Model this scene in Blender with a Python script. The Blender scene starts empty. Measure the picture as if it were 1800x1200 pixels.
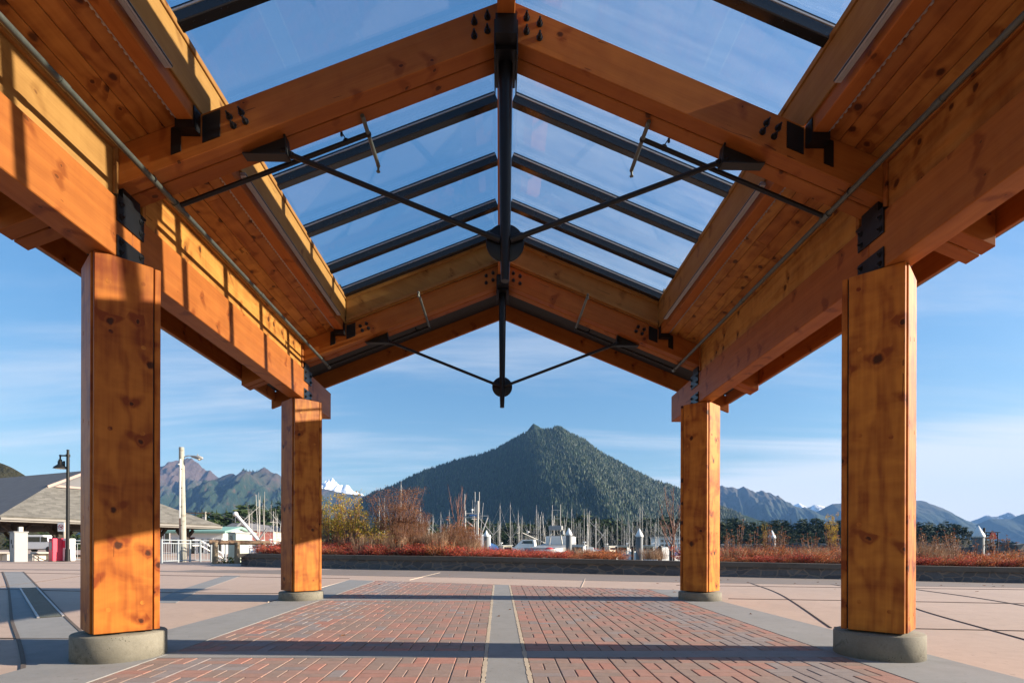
import bpy, bmesh, math, random
from mathutils import Vector, Matrix, noise as mnoise
R = math.radians
random.seed(7)
SC = bpy.context.scene
COL = SC.collection

# ------------------------------------------------------------------ camera
F_PX, HORIZON, YAW, ROLL = 972.5, 962.0, .0225, .0029      # measured on the 1800x1200 photograph
EYE = Vector((-.05, 0, .865))
r0 = Vector((math.cos(YAW), -math.sin(YAW), 0)); up0 = Vector((0, 0, 1)); fwd = Vector((math.sin(YAW), math.cos(YAW), 0))
cam_d = bpy.data.cameras.new("camera"); cam = bpy.data.objects.new("camera", cam_d); COL.objects.link(cam)
rr = (r0 + up0*ROLL).normalized(); uu = (up0 - r0*ROLL).normalized()
cam.matrix_world = Matrix(((rr.x, uu.x, -fwd.x, EYE.x), (rr.y, uu.y, -fwd.y, EYE.y), (rr.z, uu.z, -fwd.z, EYE.z), (0, 0, 0, 1)))
cam_d.sensor_width = 36; cam_d.lens = 36*F_PX/1800
cam_d.shift_x = 1.05/1800; cam_d.shift_y = (HORIZON-600)/1800
cam_d.clip_start = .05; cam_d.clip_end = 40000
SC.camera = cam

def at(px, py, Y):
    """real-world point at distance Y seen at that spot of the photograph"""
    dx, dy = px-900, py-600
    qx = dx*math.cos(ROLL)+dy*math.sin(ROLL); qy = -dx*math.sin(ROLL)+dy*math.cos(ROLL)
    d = fwd + r0*(qx/F_PX) - up0*((qy+600-HORIZON)/F_PX)
    return EYE + d*(Y/d.y)

def sm(a, b, t):
    t = min(1, max(0, (t-a)/(b-a))); return t*t*(3-2*t)
def G(x, y):
    """height of the plaza"""
    yy = y if y < 16 else 16+2*(1-math.exp(-(y-16)/2))
    return .019*(yy-4.1) - .18*min(1, max(0, (x+1)/13.6))*sm(8.6, 13.4, y)

# ------------------------------------------------------------------ materials
MAT = {}
def new_mat(name):
    m = bpy.data.materials.new(name); m.use_nodes = True; nt = m.node_tree; nt.nodes.clear()
    out = nt.nodes.new("ShaderNodeOutputMaterial"); MAT[name] = m
    return m, nt, out
class NT:
    def __init__(s, nt): s.nt = nt
    def n(s, t, ins=None, **kw):
        nd = s.nt.nodes.new(t)
        for k, v in kw.items(): setattr(nd, k, v)
        for k, v in (ins or {}).items():
            if isinstance(v, bpy.types.NodeSocket): s.nt.links.new(v, nd.inputs[k])
            else: nd.inputs[k].default_value = v
        return nd
    def math(s, op, a, b=None, c=None, clamp=False):
        nd = s.nt.nodes.new("ShaderNodeMath"); nd.operation = op; nd.use_clamp = clamp
        for i, v in enumerate((a, b, c)):
            if v is None: continue
            if isinstance(v, bpy.types.NodeSocket): s.nt.links.new(v, nd.inputs[i])
            else: nd.inputs[i].default_value = v
        return nd.outputs[0]
    def mix(s, f, a, b, blend='MIX'):
        nd = s.nt.nodes.new("ShaderNodeMix"); nd.data_type = 'RGBA'; nd.blend_type = blend; nd.clamp_factor = True
        for k, v in ((0, f), (6, a), (7, b)):
            if isinstance(v, bpy.types.NodeSocket): s.nt.links.new(v, nd.inputs[k])
            else: nd.inputs[k].default_value = v if k == 0 else (*v, 1) if len(v) == 3 else v
        return nd.outputs[2]
    def ramp(s, f, stops, interp='LINEAR'):
        nd = s.nt.nodes.new("ShaderNodeValToRGB"); cr = nd.color_ramp; cr.interpolation = interp
        while len(cr.elements) < len(stops): cr.elements.new(.5)
        for e, (p, c) in zip(cr.elements, stops):
            e.position = p; e.color = (*c, 1) if len(c) == 3 else c
        s.nt.links.new(f, nd.inputs[0]); return nd.outputs[0]
    def noise(s, vec, scale, detail=3, rough=.55, dist=0):
        nd = s.n("ShaderNodeTexNoise", {"Scale": scale, "Detail": detail, "Roughness": rough, "Distortion": dist})
        if vec is not None: s.nt.links.new(vec, nd.inputs["Vector"])
        return nd.outputs[0]
    def mapping(s, vec, scale, loc=(0, 0, 0), rot=(0, 0, 0)):
        return s.n("ShaderNodeMapping", {"Vector": vec, "Scale": scale, "Location": loc, "Rotation": rot}).outputs[0]
    def bsdf(s, out, color, rough=.6, metal=0., spec=.5, normal=None, **kw):
        nd = s.nt.nodes.new("ShaderNodeBsdfPrincipled")
        for k, v in (("Base Color", color), ("Roughness", rough), ("Metallic", metal), ("Specular IOR Level", spec), *kw.items()):
            if isinstance(v, bpy.types.NodeSocket): s.nt.links.new(v, nd.inputs[k])
            elif k == "Base Color": nd.inputs[k].default_value = (*v, 1) if len(v) == 3 else v
            else: nd.inputs[k].default_value = v
        if normal is not None: s.nt.links.new(normal, nd.inputs["Normal"])
        s.nt.links.new(nd.outputs[0], out.inputs[0]); return nd
    def bump(s, h, strength=.2, dist=.01):
        return s.n("ShaderNodeBump", {"Height": h, "Strength": strength, "Distance": dist}).outputs[0]
    def attr(s, name): return s.n("ShaderNodeAttribute", attribute_name=name)
    def pos(s): return s.n("ShaderNodeNewGeometry").outputs["Position"]
    def obj(s): return s.n("ShaderNodeTexCoord").outputs["Object"]

def wood(name, light, dark, knot=(.10, .03, .008), figure=.55, knots=.11, rough=.42, tint=.25, kscale=4.2, lam=0., ksel=.66):
    m, nt, out = new_mat(name); T = NT(nt)
    gc = T.attr("gc").outputs["Vector"]; rn = T.attr("rnd").outputs["Fac"]
    off = T.n("ShaderNodeCombineXYZ", {0: T.math('MULTIPLY', rn, 37.3), 1: T.math('MULTIPLY', rn, 11.7), 2: T.math('MULTIPLY', rn, 23.1)}).outputs[0]
    p = T.n("ShaderNodeVectorMath", {0: gc, 1: off}, operation='ADD').outputs[0]
    warp = T.n("ShaderNodeTexNoise", {"Vector": T.mapping(p, (1.2, 3, 3)), "Scale": 1.3, "Detail": 2}).outputs["Color"]
    pw = T.n("ShaderNodeVectorMath", {0: p, 1: T.n("ShaderNodeVectorMath", {0: warp, "Scale": .10}, operation='SCALE').outputs[0]}, operation='ADD').outputs[0]
    # knots: one candidate per cell of the face, some of them real
    sp = T.n("ShaderNodeSeparateXYZ", {0: pw})
    face = T.n("ShaderNodeCombineXYZ", {0: T.math('MULTIPLY', sp.outputs[0], .92), 1: T.math('ADD', sp.outputs[1], sp.outputs[2]), 2: 0.}).outputs[0]
    vor = T.n("ShaderNodeTexVoronoi", {"Vector": face, "Scale": kscale, "Randomness": 1.}, feature='F1', voronoi_dimensions='2D')
    d = vor.outputs["Distance"]; kc = T.n("ShaderNodeSeparateColor", {0: vor.outputs["Color"]})
    sel = T.math('GREATER_THAN', kc.outputs[0], ksel)
    near = T.math('MULTIPLY', T.math('POWER', T.math('SUBTRACT', 1., T.math('DIVIDE', d, .46), clamp=True), 2.4), sel)
    dv = T.n("ShaderNodeSeparateXYZ", {0: T.n("ShaderNodeVectorMath", {0: face, 1: vor.outputs["Position"]}, operation='SUBTRACT').outputs[0]})
    ay = T.math('ABSOLUTE', dv.outputs[1])
    al = T.math('DIVIDE', T.math('SUBTRACT', dv.outputs[0], T.math('MULTIPLY', ay, .55)), .050)
    flame = T.math('SUBTRACT', 1., T.math('SQRT', T.math('ADD', T.math('MULTIPLY', al, al), T.math('POWER', T.math('DIVIDE', ay, .115), 2.))), clamp=True)
    flame = T.math('MULTIPLY', flame, sel)
    # growth rings: distance from a pith line that wanders, pushed aside by the knots
    sx = T.n("ShaderNodeSeparateXYZ", {0: pw})
    wob = T.noise(T.mapping(p, (.55, 2.2, 2.2)), 1.6, 3)
    fine = T.noise(T.mapping(p, (1.6, 55, 55)), 1., 2)
    rings = T.math('ADD', T.math('MULTIPLY', wob, 30.), T.math('MULTIPLY', near, 6.))
    rings = T.math('ADD', rings, T.math('MULTIPLY', sx.outputs[1], 34.))
    s1 = T.math('MULTIPLY', T.math('ADD', T.math('SINE', rings), 1.), .5)
    s1 = T.math('POWER', s1, 1.6)
    blot = T.noise(T.mapping(p, (5., 2.0, 2.0)), 1.15, 3, .6, .6)
    blot2 = T.noise(T.mapping(p, (.5, 9., 9.)), 1., 2)
    f = T.math('ADD', T.math('MULTIPLY', s1, .42*figure), T.math('MULTIPLY', T.math('SUBTRACT', blot, .5), 1.5*figure))
    f = T.math('ADD', f, T.math('MULTIPLY', T.math('SUBTRACT', fine, .5), .55))
    f = T.math('ADD', f, T.math('MULTIPLY', T.math('SUBTRACT', blot2, .5), .6))
    f = T.math('ADD', f, T.math('MULTIPLY', T.math('MULTIPLY', flame, T.math('ADD', .15, blot)), 1.9))
    f = T.math('ADD', f, .22, clamp=True)
    c = T.mix(f, light, dark)
    if lam:   # glue lines between laminations, staggered stock in each
        sg = T.n("ShaderNodeSeparateXYZ", {0: gc})
        lay = T.math('DIVIDE', sg.outputs[2], lam)
        lid = T.math('FLOOR', lay)
        wn = T.n("ShaderNodeTexWhiteNoise", {"Vector": T.n("ShaderNodeCombineXYZ", {0: T.math('FLOOR', T.math('MULTIPLY', T.math('ADD', sg.outputs[0], T.math('MULTIPLY', lid, 1.37)), .37)), 1: lid, 2: rn}).outputs[0]}).outputs[0]
        c = T.mix(T.math('MULTIPLY', wn, .32), c, tuple(v*.62 for v in light))
        fr = T.math('FRACT', lay)
        line = T.math('LESS_THAN', fr, .045)
        c = T.mix(T.math('MULTIPLY', line, .35), c, dark)
    dk = T.math('ADD', d, T.math('MULTIPLY', T.math('SUBTRACT', T.noise(p, 24., 3, .65), .5), .13))
    size = T.math('MULTIPLY', T.math('ADD', .35, T.math('MULTIPLY', kc.outputs[1], .85)), knots)
    hi = T.math('MULTIPLY', T.math('MULTIPLY', T.math('SUBTRACT', 1., T.math('DIVIDE', dk, size), clamp=True), 2.6, clamp=True), sel)
    halo = T.math('MULTIPLY', T.math('SUBTRACT', 1., T.math('ABSOLUTE', T.math('DIVIDE', T.math('SUBTRACT', dk, T.math('MULTIPLY', size, 1.25)), T.math('MULTIPLY', size, .35))), clamp=True), sel)
    c = T.mix(T.math('MULTIPLY', halo, .2), c, tuple(min(1, v*1.12) for v in light))
    c = T.mix(T.math('MULTIPLY', hi, .86), c, knot)
    # drying checks along the grain
    ck = T.math('MULTIPLY', T.math('GREATER_THAN', T.noise(T.mapping(pw, (.9, 42, 42)), 1., 1), .735), T.math('GREATER_THAN', T.noise(p, 2.3, 2), .56))
    c = T.mix(T.math('MULTIPLY', ck, .7), c, tuple(v*.3 for v in dark))
    tn = T.math('ADD', 1.-tint*.5, T.math('MULTIPLY', T.math('FRACT', T.math('MULTIPLY', rn, 91.7)), tint))
    c = T.mix(1., c, T.n("ShaderNodeCombineColor", {0: tn, 1: T.math('MULTIPLY', tn, tn), 2: T.math('MULTIPLY', tn, tn)}).outputs[0], 'MULTIPLY')
    nr = T.bump(T.math('ADD', fine, T.math('MULTIPLY', s1, .6)), .12, .004)
    T.bsdf(out, c, T.math('ADD', rough, T.math('MULTIPLY', fine, .15)), normal=nr, spec=.16)
    return m
wood("wood_column", (.44, .150, .021), (.19, .040, .006), (.028, .010, .004), figure=1.05, knots=.125, kscale=3.9, ksel=.62)
wood("wood_beam", (.38, .125, .027), (.20, .050, .010), (.10, .03, .008), figure=.45, knots=.06, kscale=4.2, ksel=.72, lam=.045, tint=.12)
wood("wood_rafter", (.36, .122, .025), (.20, .050, .010), (.05, .016, .006), figure=.45, knots=.075, kscale=3.6, lam=.045, tint=.15)
wood("wood_deck", (.40, .160, .036), (.20, .060, .012), (.045, .013, .005), figure=.95, knots=.14, kscale=4.8, tint=.4, ksel=.58)
wood("plywood", (.33, .170, .048), (.21, .095, .024), (.12, .045, .012), figure=.5, knots=.06, kscale=3.0, rough=.6, tint=.2)
wood("wood_grey", (.24, .17, .115), (.13, .08, .05), (.06, .04, .03), figure=.6, knots=.07, rough=.75)
wood("wood_pole", (.34, .30, .26), (.22, .19, .155), (.1, .07, .05), figure=.6, knots=.05, rough=.85)

def simple(name, color, rough=.6, metal=0., var=.25, scale=3., bump=0., spec=.5, bscale=40., rnd=0., **kw):
    m, nt, out = new_mat(name); T = NT(nt)
    p = T.obj()
    n1 = T.noise(p, scale, 4, .6); n2 = T.noise(p, scale*9, 3, .6)
    v = T.math('ADD', T.math('MULTIPLY', T.math('SUBTRACT', n1, .5), 2*var), T.math('MULTIPLY', T.math('SUBTRACT', n2, .5), var*1.2))
    v = T.math('ADD', v, 1.)
    if rnd:
        rn = T.attr("rnd").outputs["Fac"]
        v = T.math('ADD', v, T.math('MULTIPLY', T.math('SUBTRACT', rn, .5), rnd))
    vv = T.n("ShaderNodeCombineColor", {0: v, 1: v, 2: v}).outputs[0]
    c = T.mix(1., color, vv, 'MULTIPLY')
    nr = T.bump(T.noise(p, bscale, 3), bump, .01) if bump else None
    T.bsdf(out, c, T.math('ADD', rough, T.math('MULTIPLY', T.math('SUBTRACT', n2, .5), .2)), metal, spec, nr, **kw)
    return m
simple("steel_black", (.0065, .0065, .0075), .36, var=.4, bump=.05, spec=.3)
simple("bolt_black", (.005, .005, .006), .42, var=.2)
simple("aluminium_dark", (.010, .013, .017), .24, metal=0., var=.1, spec=.45)
simple("seal_light", (.45, .47, .5), .4, var=.1)
simple("pipe_grey", (.085, .09, .075), .42, metal=.4, var=.5, scale=2)
simple("light_metal", (.36, .33, .32), .45, metal=.3, var=.1)
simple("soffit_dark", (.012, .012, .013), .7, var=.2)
simple("roofing", (.06, .065, .07), .6, var=.2)
simple("fascia_metal", (.10, .075, .06), .45, var=.15)
simple("fascia_grey", (.17, .16, .145), .6, var=.15)
simple("iron", (.009, .0095, .010), .5, var=.3, spec=.3)
simple("paint_white", (.74, .74, .72), .45, var=.1)
simple("paint_cream", (.62, .56, .44), .5, var=.12)
simple("paint_grey", (.27, .275, .275), .5, var=.1)
simple("paint_blue", (.03, .10, .26), .4, var=.15)
simple("paint_teal", (.02, .22, .26), .5, var=.15)
simple("paint_red", (.45, .025, .02), .4, var=.15)
simple("paint_pink_red", (.58, .03, .07), .4, var=.15)
simple("paint_green", (.20, .36, .29), .55, var=.15)
simple("paint_pale_green", (.42, .47, .38), .6, var=.2)
simple("paint_black", (.012, .012, .013), .45, var=.2)
simple("siding_pink", (.34, .245, .215), .75, var=.12)
simple("siding_red", (.15, .042, .034), .75, var=.15)
simple("siding_grey", (.11, .11, .12), .75, var=.12)
simple("window_glass", (.02, .025, .03), .08, var=.1, spec=.8)
simple("mast_metal", (.40, .385, .36), .4, metal=.25, var=.2)
simple("rig_wire", (.30, .30, .30), .4, metal=.3, var=.1)
simple("pile_steel", (.13, .145, .16), .5, metal=.1, var=.3, scale=1.2)
simple("pile_cap", (.72, .72, .70), .4, var=.1)
simple("rail_steel", (.40, .44, .46), .4, metal=.3, var=.15)
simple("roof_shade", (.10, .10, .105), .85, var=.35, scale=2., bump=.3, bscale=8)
simple("bench_stone", (.40, .37, .33), .8, var=.2)
simple("dark_timber", (.035, .026, .02), .8, var=.3)
simple("soil", (.045, .032, .024), .95, var=.5, bump=.5)
simple("rock_grey", (.13, .125, .12), .9, var=.5, scale=.6, bump=.6, bscale=3)
simple("bark", (.10, .07, .05), .9, var=.4)
simple("twig_red", (.17, .085, .062), .8, var=.3)
simple("dock_wood", (.30, .26, .22), .8, var=.3)

def glass():
    m, nt, out = new_mat("skylight_glass"); T = NT(nt)
    g = T.n("ShaderNodeNewGeometry")
    ct = T.math('ABSOLUTE', T.n("ShaderNodeVectorMath", {0: g.outputs["Incoming"], 1: g.outputs["Normal"]}, operation='DOT_PRODUCT').outputs["Value"])
    fac = T.math('ADD', .05, T.math('MULTIPLY', T.math('POWER', T.math('SUBTRACT', 1., ct, clamp=True), 5.), .95))
    tr = T.n("ShaderNodeBsdfTransparent", {"Color": (.95, .985, 1., 1)}).outputs[0]
    gl = T.n("ShaderNodeBsdfGlossy", {"Color": (1, 1, 1, 1), "Roughness": .012}).outputs[0]
    mx = T.n("ShaderNodeMixShader", {0: fac, 1: tr, 2: gl}).outputs[0]
    # thin film of dust and dried runs down the slope
    p = T.pos(); dust = T.math('ADD', T.math('MULTIPLY', T.noise(T.mapping(p, (.7, 9., .7)), 1.4, 4, .65), .6), T.math('MULTIPLY', T.noise(p, 2.2, 4, .6), .5))
    dust = T.math('MULTIPLY', T.math('SUBTRACT', dust, .28, clamp=True), .085)
    tl = T.n("ShaderNodeBsdfTranslucent", {"Color": (.8, .8, .78, 1)}).outputs[0]
    mx = T.n("ShaderNodeMixShader", {0: dust, 1: mx, 2: tl}).outputs[0]
    nt.links.new(mx, out.inputs[0])
glass()

def concrete(name, color, var=.2, broom=0., stain=(.25, .2, .15), stain_amt=.3, pits=.0, rough=.85, ss=1.7):
    m, nt, out = new_mat(name); T = NT(nt)
    p = T.pos()
    n1 = T.noise(p, .55, 5, .62); n2 = T.noise(p, 7., 4, .65); n3 = T.noise(p, 90., 2, .6)
    v = T.math('ADD', 1.-var*1.2, T.math('MULTIPLY', T.math('ADD', T.math('ADD', n1, n2), T.math('MULTIPLY', n3, .5)), var))
    c = T.mix(1., color, T.n("ShaderNodeCombineColor", {0: v, 1: v, 2: v}).outputs[0], 'MULTIPLY')
    st = T.math('MULTIPLY', T.math('SUBTRACT', T.noise(p, ss, 5, .7, .4), .55, clamp=True), 4., clamp=True)
    c = T.mix(T.math('MULTIPLY', st, stain_amt), c, stain)
    h = T.math('ADD', T.math('MULTIPLY', n3, .6), n2)
    if broom:
        pt = T.n("ShaderNodeTexVoronoi", {"Vector": T.mapping(p, (.31, .42, 0), (0, 0, 0), (0, 0, .2)), "Scale": 1., "Randomness": .6}).outputs["Color"]
        pg = T.n("ShaderNodeSeparateColor", {0: pt}).outputs[1]
        c = T.mix(T.math('MULTIPLY', pg, .22), c, tuple(x*.74 for x in color))
        sp_ = T.math('MULTIPLY', T.math('GREATER_THAN', T.noise(p, 16., 2, .5), .70), .5)
        c = T.mix(sp_, c, tuple(x*.5 for x in color))
        b = T.noise(T.mapping(p, (2., 130., 2.)), 1., 2)
        c = T.mix(T.math('MULTIPLY', b, broom), c, tuple(x*.72 for x in color))
        h = T.math('ADD', h, b)
    if pits:
        vo = T.n("ShaderNodeTexVoronoi", {"Vector": p, "Scale": 75.}).outputs["Distance"]
        pm = T.math('MULTIPLY', T.math('LESS_THAN', vo, .26), T.math('GREATER_THAN', T.noise(p, 5., 3), .56))
        c = T.mix(T.math('MULTIPLY', pm, pits), c, (.04, .036, .03))
        h = T.math('SUBTRACT', h, T.math('MULTIPLY', pm, 1.5))
    T.bsdf(out, c, rough, spec=.3, normal=T.bump(h, .25, .006))
    return m
concrete("concrete_tan", (.43, .318, .256), .36, .55, (.29, .23, .19), .5)
concrete("concrete_band", (.245, .24, .235), .42, .6, (.11, .11, .11), .5)
concrete("concrete_asphalt", (.20, .165, .145), .24, .2, (.12, .11, .1), .4)
concrete("concrete_base", (.175, .163, .130), .75, 0., (.04, .038, .026), .9, pits=.75, ss=7.)
concrete("concrete_cap", (.105, .09, .075), .45, 0., (.03, .022, .016), .8)
concrete("joint_dark", (.11, .085, .07), .3)
concrete("joint_light", (.50, .41, .33), .2)
concrete("bedding_sand", (.40, .33, .25), .35, 0., (.2, .16, .12), .5)

def brick_mat():
    m, nt, out = new_mat("paver_brick"); T = NT(nt)
    rn = T.attr("rnd").outputs["Fac"]; p = T.pos()
    c = T.ramp(rn, [(0., (.19, .155, .135)), (.34, (.22, .165, .14)), (.46, (.26, .168, .138)), (.64, (.295, .162, .130)), (.80, (.34, .148, .112)), (.84, (.175, .165, .165)), (1., (.21, .21, .215))])
    c = T.mix(.32, c, (.262, .165, .138))
    n = T.noise(p, 14., 4, .65); n3 = T.noise(p, 120., 2, .6); n0 = T.noise(p, .9, 3)
    v = T.math('ADD', .45, T.math('ADD', T.math('MULTIPLY', n, .6), T.math('ADD', T.math('MULTIPLY', n3, .3), T.math('MULTIPLY', n0, .25))))
    c = T.mix(1., c, T.n("ShaderNodeCombineColor", {0: v, 1: v, 2: v}).outputs[0], 'MULTIPLY')
    T.bsdf(out, c, .82, spec=.3, normal=T.bump(T.math('ADD', n, n3), .3, .004))
brick_mat()

def stone_wall():
    m, nt, out = new_mat("stone_wall"); T = NT(nt)
    p = T.obj()
    pw = T.n("ShaderNodeVectorMath", {0: p, 1: T.n("ShaderNodeVectorMath", {0: T.n("ShaderNodeTexNoise", {"Vector": p, "Scale": 3.}).outputs["Color"], "Scale": .12}, operation='SCALE').outputs[0]}, operation='ADD').outputs[0]
    vo = T.n("ShaderNodeTexVoronoi", {"Vector": T.mapping(pw, (1.6, 1.6, 3.4)), "Scale": 1.7}, feature='DISTANCE_TO_EDGE').outputs["Distance"]
    vc = T.n("ShaderNodeTexVoronoi", {"Vector": T.mapping(pw, (1.6, 1.6, 3.4)), "Scale": 1.7}).outputs["Color"]
    n = T.noise(p, 12., 4)
    c = T.mix(n, (.07, .075, .085), (.17, .17, .175))
    vg = T.n("ShaderNodeSeparateColor", {0: vc}).outputs[0]
    c = T.mix(T.math('MULTIPLY', vg, .6), c, (.05, .05, .055))
    e = T.math('LESS_THAN', vo, .045)
    c = T.mix(T.math('MULTIPLY', e, .55), c, (.26, .20, .15))
    T.bsdf(out, c, .85, spec=.3, normal=T.bump(T.math('ADD', T.math('MINIMUM', vo, .15), T.math('MULTIPLY', n, .05)), .9, .05))
stone_wall()

def leaf(name, stops, rough=.6, trans=.25):
    m, nt, out = new_mat(name); T = NT(nt)
    rn = T.attr("rnd").outputs["Fac"]
    c = T.ramp(rn, stops)
    df = T.n("ShaderNodeBsdfPrincipled", {"Base Color": c, "Roughness": rough, "Specular IOR Level": .2}).outputs[0]
    tl = T.n("ShaderNodeBsdfTranslucent", {"Color": c}).outputs[0]
    nt.links.new(T.n("ShaderNodeMixShader", {0: trans, 1: df, 2: tl}).outputs[0], out.inputs[0])
leaf("leaf_red", [(0, (.22, .03, .022)), (.35, (.48, .055, .045)), (.7, (.60, .13, .085)), (.85, (.50, .18, .06)), (1, (.12, .10, .025))])
leaf("leaf_orange", [(0, (.32, .06, .022)), (.4, (.52, .14, .05)), (.75, (.56, .24, .09)), (1, (.15, .11, .03))])
leaf("leaf_yellow", [(0, (.17, .16, .03)), (.4, (.44, .34, .04)), (.75, (.56, .38, .05)), (1, (.45, .17, .03))])
leaf("leaf_rust", [(0, (.075, .032, .016)), (.45, (.20, .085, .034)), (.8, (.33, .125, .042)), (1, (.32, .21, .12))])
leaf("leaf_olive", [(0, (.03, .04, .012)), (.5, (.07, .085, .02)), (1, (.16, .13, .03))])
leaf("grass_tan", [(0, (.20, .10, .06)), (.5, (.33, .21, .125)), (1, (.42, .29, .19))])
leaf("needle_dark", [(0, (.010, .020, .009)), (.5, (.022, .040, .014)), (.85, (.040, .062, .020)), (1, (.065, .08, .03))], trans=.1)
leaf("needle_mid", [(0, (.014, .028, .011)), (.5, (.034, .055, .018)), (.85, (.060, .080, .026)), (1, (.09, .09, .035))], trans=.1)
leaf("needle_far", [(0, (.009, .022, .009)), (.5, (.018, .042, .012)), (.85, (.030, .060, .016)), (.97, (.045, .066, .024)), (1, (.08, .08, .05))], trans=0.)

def shingle(name, color):
    m, nt, out = new_mat(name); T = NT(nt)
    p = T.obj(); s = T.n("ShaderNodeSeparateXYZ", {0: p})
    row = T.math('FLOOR', T.math('MULTIPLY', s.outputs[2], 14.))
    u = T.math('ADD', T.math('MULTIPLY', T.math('ADD', s.outputs[0], s.outputs[1]), 2.6), T.math('MULTIPLY', row, .37))
    wn = T.n("ShaderNodeTexWhiteNoise", {"Vector": T.n("ShaderNodeCombineXYZ", {0: T.math('FLOOR', u), 1: row}).outputs[0]}).outputs[0]
    n = T.noise(p, 3., 3)
    v = T.math('ADD', .6, T.math('ADD', T.math('MULTIPLY', wn, .45), T.math('MULTIPLY', n, .35)))
    c = T.mix(1., color, T.n("ShaderNodeCombineColor", {0: v, 1: v, 2: v}).outputs[0], 'MULTIPLY')
    T.bsdf(out, c, .9, spec=.2)
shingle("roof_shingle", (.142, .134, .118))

def terrain(name, stops, rock=None, snow=None, scale=1.):
    """forest / heath / rock by height and steepness"""
    m, nt, out = new_mat(name); T = NT(nt)
    p = T.pos(); s = T.n("ShaderNodeSeparateXYZ", {0: p})
    n = T.noise(p, .012*scale, 6, .65); nf = T.noise(T.mapping(p, (1, 1, .35)), .06*scale, 4, .7)
    c = T.ramp(T.math('ADD', T.math('MULTIPLY', n, .75), T.math('MULTIPLY', T.math('SUBTRACT', nf, .5), .9)), stops)
    if rock:
        z0, z1, col = rock
        h = T.math('ADD', s.outputs[2], T.math('MULTIPLY', T.math('SUBTRACT', T.noise(p, .006*scale, 5, .7), .5), (z1-z0)*2.2))
        f = T.n("ShaderNodeMapRange", {0: h, 1: z0, 2: z1, 3: 0., 4: 1.}).outputs[0]
        c = T.mix(f, c, T.mix(nf, tuple(x*.6 for x in col), tuple(x*1.25 for x in col)))
    if snow:
        z0, z1 = snow
        h = T.math('ADD', s.outputs[2], T.math('MULTIPLY', T.math('SUBTRACT', T.noise(p, .010*scale, 6, .75), .5), (z1-z0)*2.))
        f = T.n("ShaderNodeMapRange", {0: h, 1: z0, 2: z0+(z1-z0)*.25, 3: 0., 4: 1.}).outputs[0]
        c = T.mix(f, c, (.80, .82, .86))
    T.bsdf(out, c, .95, spec=.1, normal=T.bump(nf, .8, 6.))
terrain("hill_forest", [(.2, (.008, .016, .009)), (.5, (.018, .032, .014)), (.75, (.03, .045, .018))])
terrain("hill_olive", [(.2, (.018, .02, .011)), (.55, (.04, .036, .02)), (.8, (.065, .05, .033))])
terrain("shore_dark", [(.2, (.012, .015, .009)), (.7, (.03, .032, .02))])
terrain("hill_brown", [(.22, (.013, .028, .018)), (.46, (.026, .04, .022)), (.58, (.07, .043, .03)), (.72, (.115, .062, .043))], (330, 520, (.085, .062, .055)))
terrain("hill_rock", [(.2, (.06, .075, .04)), (.5, (.11, .11, .07)), (.8, (.17, .14, .10))], (480, 640, (.16, .14, .12)))
terrain("hill_blue", [(.2, (.014, .026, .016)), (.55, (.03, .042, .022)), (.8, (.075, .065, .042))], (300, 520, (.085, .075, .062)), (640, 760))
terrain("hill_snow", [(.2, (.03, .04, .03)), (.6, (.07, .055, .05)), (.8, (.1, .085, .075))], (420, 620, (.08, .07, .07)), (470, 800))

def water_mat():
    m, nt, out = new_mat("sea"); T = NT(nt)
    p = T.pos()
    n = T.noise(T.mapping(p, (.5, 1.3, 1)), 1.1, 4, .6)
    T.bsdf(out, (.012, .026, .034), .12, spec=.5, normal=T.bump(n, .5, .12))
water_mat()

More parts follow.
